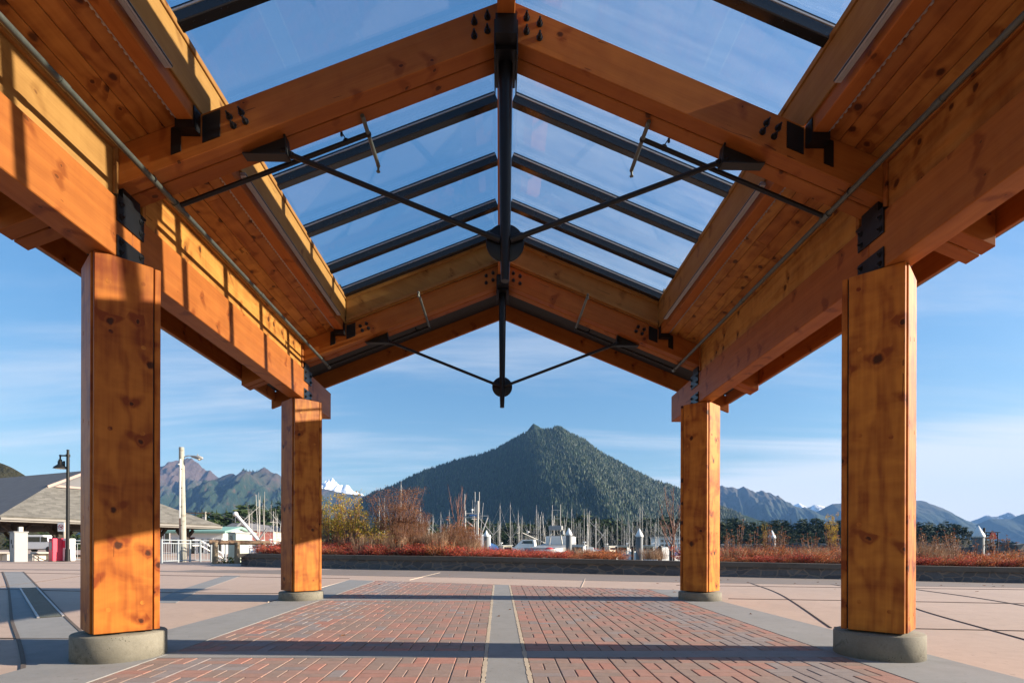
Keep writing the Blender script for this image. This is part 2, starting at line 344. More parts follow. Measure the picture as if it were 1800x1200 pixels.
# ------------------------------------------------------------------ mesh building
class MB:
    """collects shapes; build() links them as ONE mesh object"""
    def __init__(s): s.v = []; s.f = []; s.m = []; s.sm = []; s.gc = []; s.rn = []
    def raw(s, verts, faces, m=0, smooth=False, frame=None, rnd=None):
        b = len(s.v); rnd = random.random() if rnd is None else rnd
        for p in verts:
            p = Vector(p); s.v.append(p); s.rn.append(rnd)
            if frame:
                o, ax, ay, az = frame; d = p-o; s.gc.append((d.dot(ax), d.dot(ay), d.dot(az)))
            else: s.gc.append((p.z, p.x, p.y))
        for f in faces: s.f.append([b+i for i in f]); s.m.append(m); s.sm.append(smooth)
    def poly(s, verts, faces, bevel=0, m=0, frame=None, rnd=None, seg=1):
        if not bevel: return s.raw(verts, faces, m, False, frame, rnd)
        bm = bmesh.new(); vs = [bm.verts.new(p) for p in verts]
        for f in faces: bm.faces.new([vs[i] for i in f])
        bmesh.ops.bevel(bm, geom=list(bm.edges), offset=bevel, segments=seg, affect='EDGES', profile=.5)
        bm.verts.index_update()
        V = [v.co.copy() for v in bm.verts]; Fc = [[v.index for v in f.verts] for f in bm.faces]; bm.free()
        s.raw(V, Fc, m, False, frame, rnd)
    def box(s, c, h, axes=None, bevel=0, m=0, rnd=None, grain=None):
        """c centre, h half sizes, axes three unit vectors"""
        c = Vector(c); ax = axes or (Vector((1, 0, 0)), Vector((0, 1, 0)), Vector((0, 0, 1)))
        V = [c+ax[0]*(h[0]*i)+ax[1]*(h[1]*j)+ax[2]*(h[2]*k) for i in (-1, 1) for j in (-1, 1) for k in (-1, 1)]
        Fc = [(0, 1, 3, 2), (4, 6, 7, 5), (0, 4, 5, 1), (2, 3, 7, 6), (0, 2, 6, 4), (1, 5, 7, 3)]
        g = grain if grain is not None else max(range(3), key=lambda i: h[i])
        o = [i for i in range(3) if i != g]
        s.poly(V, Fc, bevel, m, (c-ax[g]*h[g], ax[g], ax[o[0]], ax[o[1]]), rnd)
    def bb(s, x0, x1, y0, y1, z0, z1, **k):
        s.box(((x0+x1)/2, (y0+y1)/2, (z0+z1)/2), (abs(x1-x0)/2, abs(y1-y0)/2, abs(z1-z0)/2), **k)
    def bar(s, p, q, w, h, upv=(0, 0, 1), **k):
        p = Vector(p); q = Vector(q); d = (q-p); L = d.length; d.normalize(); u = Vector(upv)
        sd = d.cross(u).normalized(); u = sd.cross(d).normalized()
        s.box((p+q)/2, (L/2, w/2, h/2), (d, sd, u), **k)
    def prism(s, poly, n, t, bevel=0, m=0, frame=None, rnd=None):
        """poly: points in a plane; extruded along vector n by t"""
        n = Vector(n).normalized()*t; P = [Vector(p) for p in poly]; k = len(P)
        nn = Vector((0, 0, 0))
        for i in range(k): nn += P[i].cross(P[(i+1) % k])
        if nn.dot(n) > 0: P = P[::-1]
        V = P+[p+n for p in P]
        Fc = [tuple(range(k)), tuple(range(2*k-1, k-1, -1))]+[(i, i+k, (i+1) % k+k, (i+1) % k) for i in range(k)]
        s.poly(V, Fc, bevel, m, frame, rnd)
    def tube(s, p, q, r, r2=None, n=12, caps=True, m=0, smooth=True, rnd=None):
        p = Vector(p); q = Vector(q); r2 = r if r2 is None else r2
        d = (q-p).normalized(); a = Vector((0, 0, 1)) if abs(d.z) < .9 else Vector((1, 0, 0))
        u = d.cross(a).normalized(); w = d.cross(u)
        V = []; Fc = []
        for c, rad in ((p, r), (q, r2)):
            for i in range(n):
                t = 2*math.pi*i/n; V.append(c+(u*math.cos(t)+w*math.sin(t))*rad)
        rnd = random.random() if rnd is None else rnd
        s.raw(V, [(i, i+n, (i+1) % n+n, (i+1) % n) for i in range(n)], m, smooth, (p, d, u, w), rnd)
        if caps:
            s.raw(V[:n], [tuple(range(n))], m, False, (p, d, u, w), rnd)
            s.raw(V[n:], [tuple(range(n-1, -1, -1))], m, False, (p, d, u, w), rnd)
    def path(s, pts, r, n=8, m=0):
        for a, b in zip(pts, pts[1:]): s.tube(a, b, r, n=n, m=m)
        for p in pts[1:-1]: s.ball(p, r, 8, 5, m)
    def lathe(s, c, prof, n=24, m=0, smooth=True, axis=(0, 0, 1)):
        c = Vector(c); d = Vector(axis).normalized(); a = Vector((1, 0, 0)) if abs(d.x) < .9 else Vector((0, 1, 0))
        u = d.cross(a).normalized(); w = d.cross(u); V = []; Fc = []
        for rad, h in prof:
            for i in range(n):
                t = 2*math.pi*i/n; V.append(c+d*h+(u*math.cos(t)+w*math.sin(t))*rad)
        for k in range(len(prof)-1):
            for i in range(n): Fc.append((k*n+i, k*n+(i+1) % n, (k+1)*n+(i+1) % n, (k+1)*n+i))
        Fc.append(tuple(range(n-1, -1, -1))); Fc.append(tuple((len(prof)-1)*n+i for i in range(n)))
        s.raw(V, Fc, m, smooth)
    def ball(s, c, r, n=10, k=6, m=0):
        prof = [(max(.0001, r*math.sin(math.pi*i/k)), -r*math.cos(math.pi*i/k)) for i in range(k+1)]
        s.lathe(c, prof, n, m)
    def quad(s, a, b, c, d, m=0, rnd=None): s.raw([a, b, c, d], [(0, 1, 2, 3)], m, False, None, rnd)
    def build(s, name, mats, parent=None, fix=True):
        o0 = wloc(parent)
        me = bpy.data.meshes.new(name)
        me.from_pydata([p-o0 for p in s.v], [], s.f)
        for mt in (mats if isinstance(mats, (list, tuple)) else [mats]): me.materials.append(MAT[mt])
        me.polygons.foreach_set("material_index", s.m); me.polygons.foreach_set("use_smooth", s.sm)
        a = me.attributes.new("gc", 'FLOAT_VECTOR', 'POINT'); a.data.foreach_set("vector", [c for g in s.gc for c in g])
        a = me.attributes.new("rnd", 'FLOAT', 'POINT'); a.data.foreach_set("value", s.rn)
        if fix:
            bm = bmesh.new(); bm.from_mesh(me); bmesh.ops.recalc_face_normals(bm, faces=bm.faces); bm.to_mesh(me); bm.free()
        me.update()
        o = bpy.data.objects.new(name, me); COL.objects.link(o)
        if parent: o.parent = parent
        return o
LOC = {}
def wloc(o):
    p = Vector((0, 0, 0))
    while o is not None: p = p+o.location; o = o.parent
    return p
def tag(o, label=None, cat=None, group=None, kind=None):
    for k, v in (("label", label), ("category", cat), ("group", group), ("kind", kind)):
        if v: o[k] = v
    return o
def thing(name, loc, label, cat, group=None):
    o = bpy.data.objects.new(name, None); COL.objects.link(o); o.location = loc; o.empty_display_size = .2
    return tag(o, label, cat, group)
def copy_tree(o, parent=None):
    c = o.copy(); COL.objects.link(c); c.parent = parent
    for ch in list(o.children): copy_tree(ch, c)
    return c
def part(name, mat, parent, fn, label=None):
    mb = MB(); fn(mb); o = mb.build(name, mat, parent)
    if label: o["label"] = label
    return o
def put(src, loc, label, group=None, rz=0., s=1.):
    c = copy_tree(src); c.location = loc; c.rotation_euler = (0, 0, rz); c.scale = (s, s, s) if not hasattr(s, '__len__') else s
    tag(c, label, None, group); return c

SKY, SUN, EXPO, HAZE, CLOUD, SAT, LIFT = .049, 5.0, 1.55, 5.5e-5, 7.2, 1.34, 1.8
# ------------------------------------------------------------------ the timber pavilion
SL = .402                                   # roof slope
def zbot(x): return 4.766-SL*abs(x)         # underside of the rafters
def ztop(x): return 5.07-SL*abs(x)          # top of the rafters = underside of the deck
def zmul(x): return 5.43-SL*abs(x)          # underside of the skylight bars
ROWS = (.43, 4.38, 8.33)
Y_S, Y_N = -.9, 9.43                        # roof ends
NV = Vector((SL, 0, 1)).normalized()
pav = thing("timber_pavilion", (0, 4.38, 0), "open orange timber pavilion with a gabled glass skylight over the brick paving", "pavilion")
YV = Vector((0, 1, 0)); XV = Vector((1, 0, 0)); ZV = Vector((0, 0, 1))

def column(cx, cy, sx, seed):
    random.seed(seed)
    g = G(cx, cy)
    col = MB()
    s = .4372; t = .042; gap = .011; z0, z1 = .224, 3.02
    # core behind the boards
    a = Vector((.70711*-sx, -.70711, 0)); b = Vector((-a.y, a.x, 0)) if sx < 0 else Vector((a.y, -a.x, 0))
    def w(u, v, z): return Vector((cx, cy, z))+a*u+b*v
    hc = s/2-t*.62
    col.box(w(0, 0, (z0+z1)/2+.0), (hc, hc, (z1-z0)/2-.006), (a, b, ZV))
    o = col.build("column", "soffit_dark", pav)
    # four boards laid pinwheel fashion, face outward along (d), running along (e)
    for k in range(4):
        d, e = (a, b) if k == 0 else (b, -a) if k == 1 else (-a, -b) if k == 2 else (-b, a)
        # local v axis: board covers -s/2 .. s/2 - t - gap along e
        e0, e1 = -s/2+.013, s/2-t-gap
        mb = MB()
        c = Vector((cx, cy, (z0+z1)/2))+d*(s/2-t/2)+e*((e0+e1)/2)
        mb.box(c, (t/2, (e1-e0)/2, (z1-z0)/2), (d, e, ZV), bevel=.004, rnd=random.random())
        # round wooden plugs over the fixing screws
        for zz in ([.42, 1.02, 1.72, 2.42, 2.86] if k % 2 == 0 else [.36, 1.1, 1.8, 2.5]):
            for ee in (-.11, .09):
                pz = zz+random.uniform(-.05, .05); pe = ee+random.uniform(-.012, .012)
                q = Vector((cx, cy, pz))+e*pe
                mb.tube(q+d*(s/2-.004), q+d*(s/2+.0014), .0165, n=14, rnd=random.random())
        mb.build("board", "wood_column", o)
    f = MB(); f.lathe((cx, cy, 0), [(.314, g-.05), (.314, .196), (.306, .206), (.2, .207), (.15, .226)], 56)
    ft = f.build("footing", "concrete_base", o)
    return o
k = 0
for Y in ROWS:
    for sx in (-1, 1):
        column(3.0*sx, Y, sx, 40+k); k += 1
random.seed(11)

# long beams on the columns
def bolt(mb, p, d, r=.016, L=.035):
    p = Vector(p); d = Vector(d).normalized()
    mb.tube(p, p+d*.008, r*1.5, n=10); mb.tube(p, p+d*L*.55, r, n=6, smooth=False); mb.tube(p, p+d*L, r*.5, n=8)
for sx in (-1, 1):
    mb = MB(); segs = (Y_S-.0, 4.36, 9.43)
    for a, b in zip(segs, segs[1:]):
        mb.bb(2.9*sx, 3.1*sx, a+.002, b-.002, 3.025, 3.462, bevel=.006)
    beam = mb.build("beam", "wood_beam", pav)
    for Y in ROWS:
        for z0, z1 in ((3.288, 3.474), (3.026, 3.182)):
            for xx, dd in ((2.9, -1), (3.1, 1)):
                pl = MB(); pl.bb(sx*(xx+.001*dd), sx*(xx+.013*dd), Y-.205, Y+.10, z0, z1, bevel=.002)
                pl.build("bracket_plate", "steel_black", beam)
            for dy in (-.165, .06):
                for zz in ((z0+.045, z1-.05) if z1 > 3.2 else (z0+.04, z1-.04)):
                    nb = MB(); bolt(nb, (sx*2.887, Y+dy, zz), (-sx, 0, 0), .015, .026)
                    nb.build("bolt", "bolt_black", beam)
        st = MB(); st.bb(2.89*sx, 3.11*sx, Y-.2, Y+.13, 3.474, 3.488); st.prism([(2.92*sx, Y-.1, 3.488), (3.08*sx, Y-.1, 3.488), (3.08*sx, Y-.1, zbot(3.08)-.001), (2.92*sx, Y-.1, zbot(2.92)-.001)], YV, .2)
        st.build("beam_seat", "steel_black", pav)

# trusses: doubled rafters, king post with disc, tie rods, gussets
def truss(Y, k):
    for sx in (-1, 1):
        for y0, y1 in ((Y-.14, Y-.006), (Y+.006, Y+.14)):
            mb = MB()
            P = [(.006*sx, y0, zbot(.006)), (3.83*sx, y0, zbot(3.83)), (3.83*sx, y0, ztop(3.83)), (.006*sx, y0, ztop(.006))]
            ax = Vector((sx, 0, -SL)).normalized(); az = Vector((SL*sx, 0, 1)).normalized()
            mb.prism(P, YV, y1-y0, bevel=.006, frame=(Vector(P[0]), ax, YV, az))
            rf = mb.build("rafter", "wood_rafter", pav)
        spots = [(2.10, 4.115), (2.01, 4.15), (1.98, 4.085), (2.07, 4.05)]+[(.25, 4.878), (.15, 4.92), (.25, 4.772), (.15, 4.815)]+[(2.98, 3.726), (2.98, 3.625)]
        for bx, bz in spots:
            for yy, dd in ((Y-.14, -1), (Y+.14, 1)):
                if dd > 0 and k == 2: continue
                nb = MB(); bolt(nb, (bx*sx, yy, bz), (0, dd, 0), .017, .06); nb.build("bolt", "bolt_black", rf)
        # purlin hangers on both faces
        for yy, dd in ((Y-.14, -1), (Y+.14, 1)):
            hg = MB(); ya, yb = sorted((yy+.001*dd, yy+.010*dd))
            for xa, xb in ((2.17, 2.30), (2.462, 2.535)):
                hg.prism([(xa*sx, ya, zbot(xa)+.075), (xb*sx, ya, zbot(xb)+.075), (xb*sx, ya, ztop(xb)-.03), (xa*sx, ya, ztop(xa)-.03)], YV, yb-ya)
            yc, yd = sorted((yy+.010*dd, yy+.090*dd))
            hg.bb(2.316*sx, 2.324*sx, min(ya, yc), max(yb, yd), 3.965, 4.135); hg.bb(2.452*sx, 2.460*sx, min(ya, yc), max(yb, yd), 3.965, 4.06)
            hg.bb(2.324*sx, 2.452*sx, min(ya, yc), max(yb, yd), 3.965, 4.026)
            hg.build("purlin_hanger", "steel_black", pav)
        # gusset in the slot of the doubled rafter with a flat flange below
        gs = MB()
        A = (2.045*sx, Y, 3.928); B = (1.735*sx, Y, zbot(1.735)+.03); Cc = (1.705*sx, Y, 3.925)
        gs.prism([(A[0], Y-.012, A[2]), (B[0], Y-.012, B[2]), (Cc[0], Y-.012, Cc[2])], YV, .024)
        gs.prism([(2.05*sx, Y-.045, 3.912), (1.705*sx, Y-.045, 3.912), (1.705*sx, Y-.045, 3.924), (2.05*sx, Y-.045, 3.924)], YV, .09)
        gs.prism([(1.700*sx, Y-.045, 3.912), (1.712*sx, Y-.045, 3.912), (1.735*sx, Y-.045, zbot(1.735)-.002), (1.723*sx, Y-.045, zbot(1.723)-.002)], YV, .09)
        gs.build("gusset", "iron", pav)
    # king post
    kp = MB()
    kp.tube((-.008, Y, 4.76), (-.008, Y, 3.3), .057, .042, n=24); kp.tube((-.008, Y, 3.3), (-.008, Y, 2.972), .042, .033, n=24)
    post = kp.build("king_post", "steel_black", pav)
    post["label"] = "tapered black steel king post"
    br = MB()
    br.bb(-.088, .072, Y-.25, Y-.141, 4.705, 4.852); br.bb(-.088, .072, Y+.141, Y+.25, 4.705, 4.852)
    for xs in (-.098, .074): br.bb(xs, xs+.010, Y-.19, Y+.19, 4.60, 4.862)
    br.bb(-.087, .073, Y-.139, Y+.139, 4.68, 4.722)
    br.build("apex_bracket", "steel_black", post)
    dk = MB(); dk.lathe((-.008, Y+.030, 3.288), [(.146, -.009), (.152, -.006), (.152, .006), (.146, .009)], 48, axis=(0, 1, 0)); dk.build("disc_plate", "steel_black", post)
    for sx in (-1, 1):
        tr = MB(); p = Vector((-.008+sx*.085, Y, 3.313)); q = Vector((1.735*sx, Y, 3.955))
        tr.tube(p, q, .021, n=14); d = (q-p).normalized()
        tr.tube(p-d*.05, p+d*.06, .027, n=14); tr.tube(q-d*.06, q+d*.03, .027, n=14)
        tr.build("tie_rod", "steel_black", post)
for k, Y in enumerate(ROWS): truss(Y, k)

# ridge beam
mb = MB()
for a, b in zip((Y_S,)+ROWS, ROWS+(Y_N,)):
    a = a if a == Y_S else a+.145; b = b if b == Y_N else b-.145
    if a > 8.3: continue
    mb.bb(-.075, .059, a, b, 4.853, 5.15, bevel=.005)
mb.build("ridge_beam", "wood_beam", pav)

# purlins carrying the skylight curb, curb boards, nailers
YSK0, YSK1 = -.2, 8.19
for sx in (-1, 1):
    for a, b in zip((Y_S,)+ROWS, ROWS):
        a = a if a == Y_S else a+.152; b = b-.152
        mb = MB(); mb.bb(2.330*sx, 2.450*sx, a, b, 4.030, 4.42, bevel=.006); pu = mb.build("purlin", "wood_beam", pav)
        # perforated strip under the outer edge
        sp = MB(); sp.bb(2.4515*sx, 2.4575*sx, a+.06, b-.06, 4.035, 4.062)
        y = a+.08
        while y < b-.1:
            sp.bb(2.4575*sx, 2.472*sx, y, y+.022, 4.040, 4.052); y += .05
        sp.build("perforated_strip", "light_metal", pu)
    mb = MB(); mb.bb(2.312*sx, 2.328*sx, YSK0, YSK1, 4.15, 4.485, bevel=.002)
    mb.build("curb_board", "plywood", pav)
    mb = MB(); mb.bb(2.298*sx, 2.352*sx, YSK0, YSK1, 4.487, 4.535, bevel=.004); mb.build("nailer", "plywood", pav)

for sx in (-1, 1):
    mb = MB(); mb.bb(2.29*sx, 2.37*sx, 8.192, 8.27, ztop(2.29)+.004, 4.66, bevel=.003); mb.bb(2.353*sx, 2.37*sx, 8.05, 8.191, 4.45, 4.66); mb.build("corner_block", "plywood", pav)
# end board of the skylight standing on the last truss
for sx in (-1, 1):
    mb = MB(); y0 = 8.165
    P = [(.06*sx, y0, ztop(.06)+.002), (2.296*sx, y0, ztop(2.296)+.002), (2.296*sx, y0, zmul(2.296)+.125), (.06*sx, y0, zmul(.06)+.125)]
    mb.prism(P, YV, .03, bevel=.002, frame=(Vector(P[0]), Vector((sx, 0, -SL)).normalized(), YV, NV)); mb.build("end_board", "plywood", pav)
    for h0, h1, yy in ((-.038, .004, 8.13), (-.345, -.295, 8.135)):
        mb = MB(); y1 = yy
        P = [(.06*sx, y1, zmul(.06)+h0), (2.296*sx, y1, zmul(2.296)+h0), (2.296*sx, y1, zmul(2.296)+h1), (.06*sx, y1, zmul(.06)+h1)]
        mb.prism(P, YV, 8.164-y1, bevel=.003, frame=(Vector(P[0]), Vector((sx, 0, -SL)).normalized(), YV, NV)); mb.build("nailer", "plywood", pav)

# skylight bars and panes
bars = [3.94-.867*i for i in range(5, -1, -1)]+[4.807, 5.674, 6.541, 7.408, 8.085]
for sx in (-1, 1):
    ax = Vector((sx, 0, -SL)).normalized(); nz = Vector((SL*sx, 0, 1)).normalized()
    L = (2.33-.07)/ax.x*sx
    for y in bars:
        p0 = Vector((.07*sx, y, zmul(.07)))
        mb = MB(); mb.box(p0+ax*L/2+nz*.041, (L/2, .043, .041), (ax, YV, nz), bevel=.006)
        bar = mb.build("skylight_bar", "aluminium_dark", pav)
        mb = MB(); mb.box(p0+ax*L/2+nz*.0875, (L/2, .047, .006), (ax, YV, nz)); mb.build("seal_strip", "seal_light", bar)
        mb = MB(); mb.box(p0+ax*L/2+nz*.107, (L/2, .036, .014), (ax, YV, nz), bevel=.003); mb.build("gasket", "aluminium_dark", bar)
    for a, b in zip(bars, bars[1:]):
        mb = MB(); p0 = Vector((.045*sx, (a+b)/2, zmul(.045)))
        Lg = L+.06
        mb.box(p0+ax*Lg/2+nz*.128, (Lg/2, (b-a)/2-.006, .006), (ax, YV, nz)); mb.build("glass_pane", "skylight_glass", pav)
mb = MB(); mb.bb(-.045, .045, bars[0], 8.13, 5.42, 5.56); mb.build("ridge_cap", "aluminium_dark", pav)

# plank decks, roofing, blocking above the beams, fascia boards and gutters
random.seed(5)
for sx in (-1, 1):
    ax = Vector((sx, 0, -SL)).normalized(); nz = Vector((SL*sx, 0, 1)).normalized()
    xa, xb = 2.462, 3.83
    n = 11; mb = MB(); wd = (xb-xa)/ax.x*sx/n
    for i in range(n):
        y = Y_S; first = True
        while y < Y_N-1.0-.02:
            L = random.uniform(3.0, 5.0) if not first else random.uniform(1.0, 4.5); first = False
            y2 = min(Y_N-1.0, y+L)
            if Y_N-1.0-y2 < .5: y2 = Y_N-1.0
            c = Vector((xa*sx, 0, ztop(xa)))+ax*(wd*(i+.5))+nz*.021
            mb.box((c.x, (y+y2)/2, c.z), (wd/2-.0015, (y2-y)/2-.0008, .019), (ax, YV, nz), bevel=.0045, grain=1)
            y = y2
    mb.build("plank_deck", "wood_deck", pav)
    mb = MB(); c0 = Vector((2.43*sx, (Y_S+Y_N)/2, ztop(2.43)+.004))
    Lr = (3.90-2.43)/ax.x*sx
    mb.box(c0+ax*Lr/2+nz*.060, (Lr/2, (Y_N-Y_S)/2+.06, .016), (ax, YV, nz)); mb.build("roofing", "roofing", pav)
    # dark soffit of the end overhang, whole half width
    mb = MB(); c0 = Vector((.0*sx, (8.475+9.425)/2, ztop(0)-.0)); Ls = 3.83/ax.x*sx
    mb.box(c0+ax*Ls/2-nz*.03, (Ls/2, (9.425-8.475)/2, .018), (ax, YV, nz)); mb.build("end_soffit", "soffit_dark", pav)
    mb = MB(); c0 = Vector((.0, (8.2+9.425)/2+.02, ztop(0)+.05)); mb.box(c0+ax*(2.46)/2/ax.x*sx*1+nz*.03, (2.44/2/ax.x*sx, (9.5-8.2)/2, .016), (ax, YV, nz)) ; mb.build("roofing", "roofing", pav)
    mb = MB(); y1 = 9.432
    P = [(.004*sx, y1, zbot(0)-.0), (3.9*sx, y1, zbot(3.9)), (3.9*sx, y1, zbot(3.9)+.262), (.004*sx, y1, zbot(0)+.262)]
    mb.prism(P, YV, .055, bevel=.005, frame=(Vector(P[0]), ax, YV, nz)); mb.build("barge_board", "wood_rafter", pav)
    for a, b in zip((Y_S,)+ROWS, ROWS):
        a = a if a == Y_S else a+.143; b = b-.143
        bl = MB(); bl.bb(2.945*sx, 2.965*sx, a, b, 3.464, 3.87, bevel=.002)
        for yy in (a+.02, b-.022): bl.bb(2.925*sx, 2.944*sx, yy-.02, yy+.02, 3.466, ztop(2.925)-.003, bevel=.002)
        bl.bb(2.915*sx, 2.944*sx, a+.042, b-.044, 3.835, ztop(2.915)-.004, bevel=.002)
        bl.build("blocking", "plywood" if b < 4.5 and sx < 0 else "wood_deck", pav)
    mb = MB(); mb.bb(3.834*sx, 3.872*sx, Y_S, Y_N, 3.325, 3.60, bevel=.005); mb.build("eave_board", "wood_rafter", pav)
    mb = MB(); mb.prism([(3.873*sx, Y_S, 3.36), (3.94*sx, Y_S, 3.36), (3.985*sx, Y_S, 3.41), (3.985*sx, Y_S, 3.52), (3.873*sx, Y_S, 3.56)], YV, Y_N-Y_S+.05, bevel=.004); mb.build("gutter", "fascia_metal", pav)

# sprinkler lines hung below the rafters
for sx in (-1, 1):
    X, Z = 2.69, 3.655
    sp = thing("sprinkler_pipe", (X*sx, 4.6, Z), "grey-green sprinkler pipe hung under the sunlit rafters above the shadow-striped beam" if sx < 0 else "dark sprinkler pipe hung under the shaded rafters above the unlit beam", "pipe", "sprinkler lines under the roof")
    mb = MB(); mb.tube((X*sx, Y_S, Z), (X*sx, 8.6, Z), .021, n=14)
    for y in (.65, 4.6, 8.6): mb.tube((X*sx, y-.05, Z), (X*sx, y+.05, Z), .029, n=14)
    for y in (2.1, 3.4, 6.2): mb.tube((X*sx, y-.035, Z), (X*sx, y+.035, Z), .025, n=14)
    mb.build("main_pipe", "pipe_grey", sp)
    for y, ya, yb in ((.65, .4, 1.0), (4.6, 4.40, 4.98), (8.6, 7.45, 8.62)):
        e = Vector((1.14*sx, y, 4.278))
        mb = MB(); mb.path([(X*sx, y, Z), e], .019, 12); mb.ball(e, .026); mb.build("branch_pipe", "steel_black", sp)
        mb = MB(); mb.tube((e.x, ya, e.z-.004), (e.x, yb, e.z+.004), .017, n=12); mb.ball((e.x, yb if y < 8 else ya, e.z), .019)
        hy = yb if y < 8 else ya
        mb.tube((e.x, hy, e.z), (e.x, hy, e.z-.05), .011, n=8); mb.tube((e.x, hy, e.z-.05), (e.x, hy, e.z-.056), .018, n=10)
        mb.build("sprinkler_arm", "pipe_grey", sp)
        for q, yt in (((X*sx, y-.33, Z), y-.33), ((1.32*sx, y, 4.206), y)):
            q = Vector(q)
            top = Vector((q.x+.02*sx, y-.15 if q.x*sx > 2 else y-.07, zbot(q.x)+ (.06 if q.x*sx > 2 else 0)))
            mb = MB(); mb.tube(q+Vector((0, 0, .02)), top, .005, n=6); mb.tube(q+Vector((0, -.008, .006)), q+Vector((0, .008, .006)), .026, n=12)
            mb.tube(top, top-Vector((0, 0, .03)), .011, n=8); mb.build("hanger_rod", "steel_black", sp)

# slim light fittings along the curbs
spans = [(-.2, .2, "front"), (.75, 3.78, "mid"), (4.86, 7.75, "far")]
for sx in (-1, 1):
    for a, b, w in spans[1:]:
        side = "sunlit" if sx < 0 else "shaded"
        lt = thing("strip_light", (2.29*sx, (a+b)/2, 4.1), f"slim grey strip light along the {side} curb " + ("in front of the nearer truss" if w == "mid" else "between the two trusses"), "light fitting", "strip lights under the skylight curbs")
        mb = MB(); mb.bb(2.262*sx, 2.310*sx, a, b, 4.085, 4.118, bevel=.003); mb.build("housing", "light_metal", lt)
        mb = MB(); mb.bb(2.272*sx, 2.296*sx, a+.02, b-.02, 4.080, 4.0845); mb.build("lens", "paint_grey", lt)
        mb = MB(); mb.bb(2.256*sx, 2.2615*sx, a, b, 4.095, 4.104); mb.build("trim", "paint_black", lt)
        mb = MB()
        for y in (a+.3, (a+b)/2, b-.3): mb.bb(2.2965*sx, 2.3095*sx, y-.02, y+.02, 4.1185, 4.15)
        mb.build("bracket", "iron", lt)
# ------------------------------------------------------------------ plaza, paving, planter
def land(x, y):
    """ground height: plaza, then a bank down to the harbour"""
    z = G(x, y)
    edge = 20.5+max(0, -x-8.5)*8.                # the shore runs back on the left
    if x > -9: edge = 19.3-.2*(x+8) if x > -8 else 20.5
    d = y-edge
    if d > 0: z -= min(5.5, d*.9)
    return z
def axis(a, b, dense):
    out = []; t = a
    while t < b:
        out.append(t); t += dense(t)
    out.append(b); return out
xs = axis(-75, 45, lambda t: .5 if -20 < t < 18 else 2.5); ys = axis(-25, 95, lambda t: .4 if -1 < t < 24 else 2.5)
mb = MB(); V = [(x, y, land(x, y)) for y in ys for x in xs]; nx = len(xs)
Fc = [(j*nx+i, j*nx+i+1, (j+1)*nx+i+1, (j+1)*nx+i) for j in range(len(ys)-1) for i in range(nx-1)]
mb.raw(V, Fc, 0, True); o = mb.build("plaza", "concrete_tan", None, fix=False); tag(o, kind="structure")

def ribbon(mb, left, right, h, depth=.03, sub=.5):
    """sheet between two polylines, top h above the plaza"""
    n = len(left); V = []
    for a, b in zip(left, right):
        for p, dz in ((a, -depth), (a, h), (b, h), (b, -depth)): V.append((p[0], p[1], G(*p)+dz))
    Fc = []
    for i in range(n-1):
        for k in range(3): Fc.append((4*i+k, 4*i+k+1, 4*i+k+5, 4*i+k+4))
    Fc += [(0, 1, 2, 3), (4*n-1, 4*n-2, 4*n-3, 4*n-4)]
    mb.raw(V, Fc)
def strip_x(mb, x0, x1, y0, y1, h=.013):     # runs along Y
    n = max(1, int((y1-y0)/.5)); Y = [y0+(y1-y0)*i/n for i in range(n+1)]
    ribbon(mb, [(x0, y) for y in Y], [(x1, y) for y in Y], h)
def brick_end(x): return 10.92-.325*x
# pavilion floor
mb = MB(); xs2 = [-2.66+5.32*i/20 for i in range(21)]
for i in range(20):
    a, b = xs2[i], xs2[i+1]; Y = [-2+(brick_end(a)+2)*j/26 for j in range(27)]; Y2 = [-2+(brick_end(b)+2)*j/26 for j in range(27)]
    V = []; 
    for j in range(27): V += [(a, Y[j], G(a, Y[j])+.004), (b, Y2[j], G(b, Y2[j])+.004)]
    mb.raw(V, [(2*j, 2*j+1, 2*j+3, 2*j+2) for j in range(26)])
tag(mb.build("paving_bed", "bedding_sand", None, fix=False), kind="structure")

bands = MB()
strip_x(bands, -.135, .142, -2, 10.9)
CB = [(.31, .56), (4.29, 4.53), (8.12, 8.37)]
for sx, xo0, xo1 in ((-1, -3.40, -3.27), (1, 3.47, 3.20)):
    yend = 12.0 if sx < 0 else 9.95
    n = 24; Y = [-2+(yend+2)*i/n for i in range(n+1)]
    inn = [(2.665*sx, min(y, brick_end(2.665*sx)-.02)) for y in Y]; outr = [(xo0+(xo1-xo0)*sm(2, 9.5, y), y) for y in Y]
    ribbon(bands, inn, outr, .013)
tag(bands.build("concrete_band", "concrete_band", None), kind="structure")
cross = MB()
for y0, y1 in CB:
    for a, b in ((-2.655, -.152), (.159, 2.655)):
        n = 6; X = [a+(b-a)*i/n for i in range(n+1)]
        ribbon(cross, [(x, y0) for x in X], [(x, y1) for x in X], .0135)
tag(cross.build("concrete_band", "concrete_band", None), kind="structure")

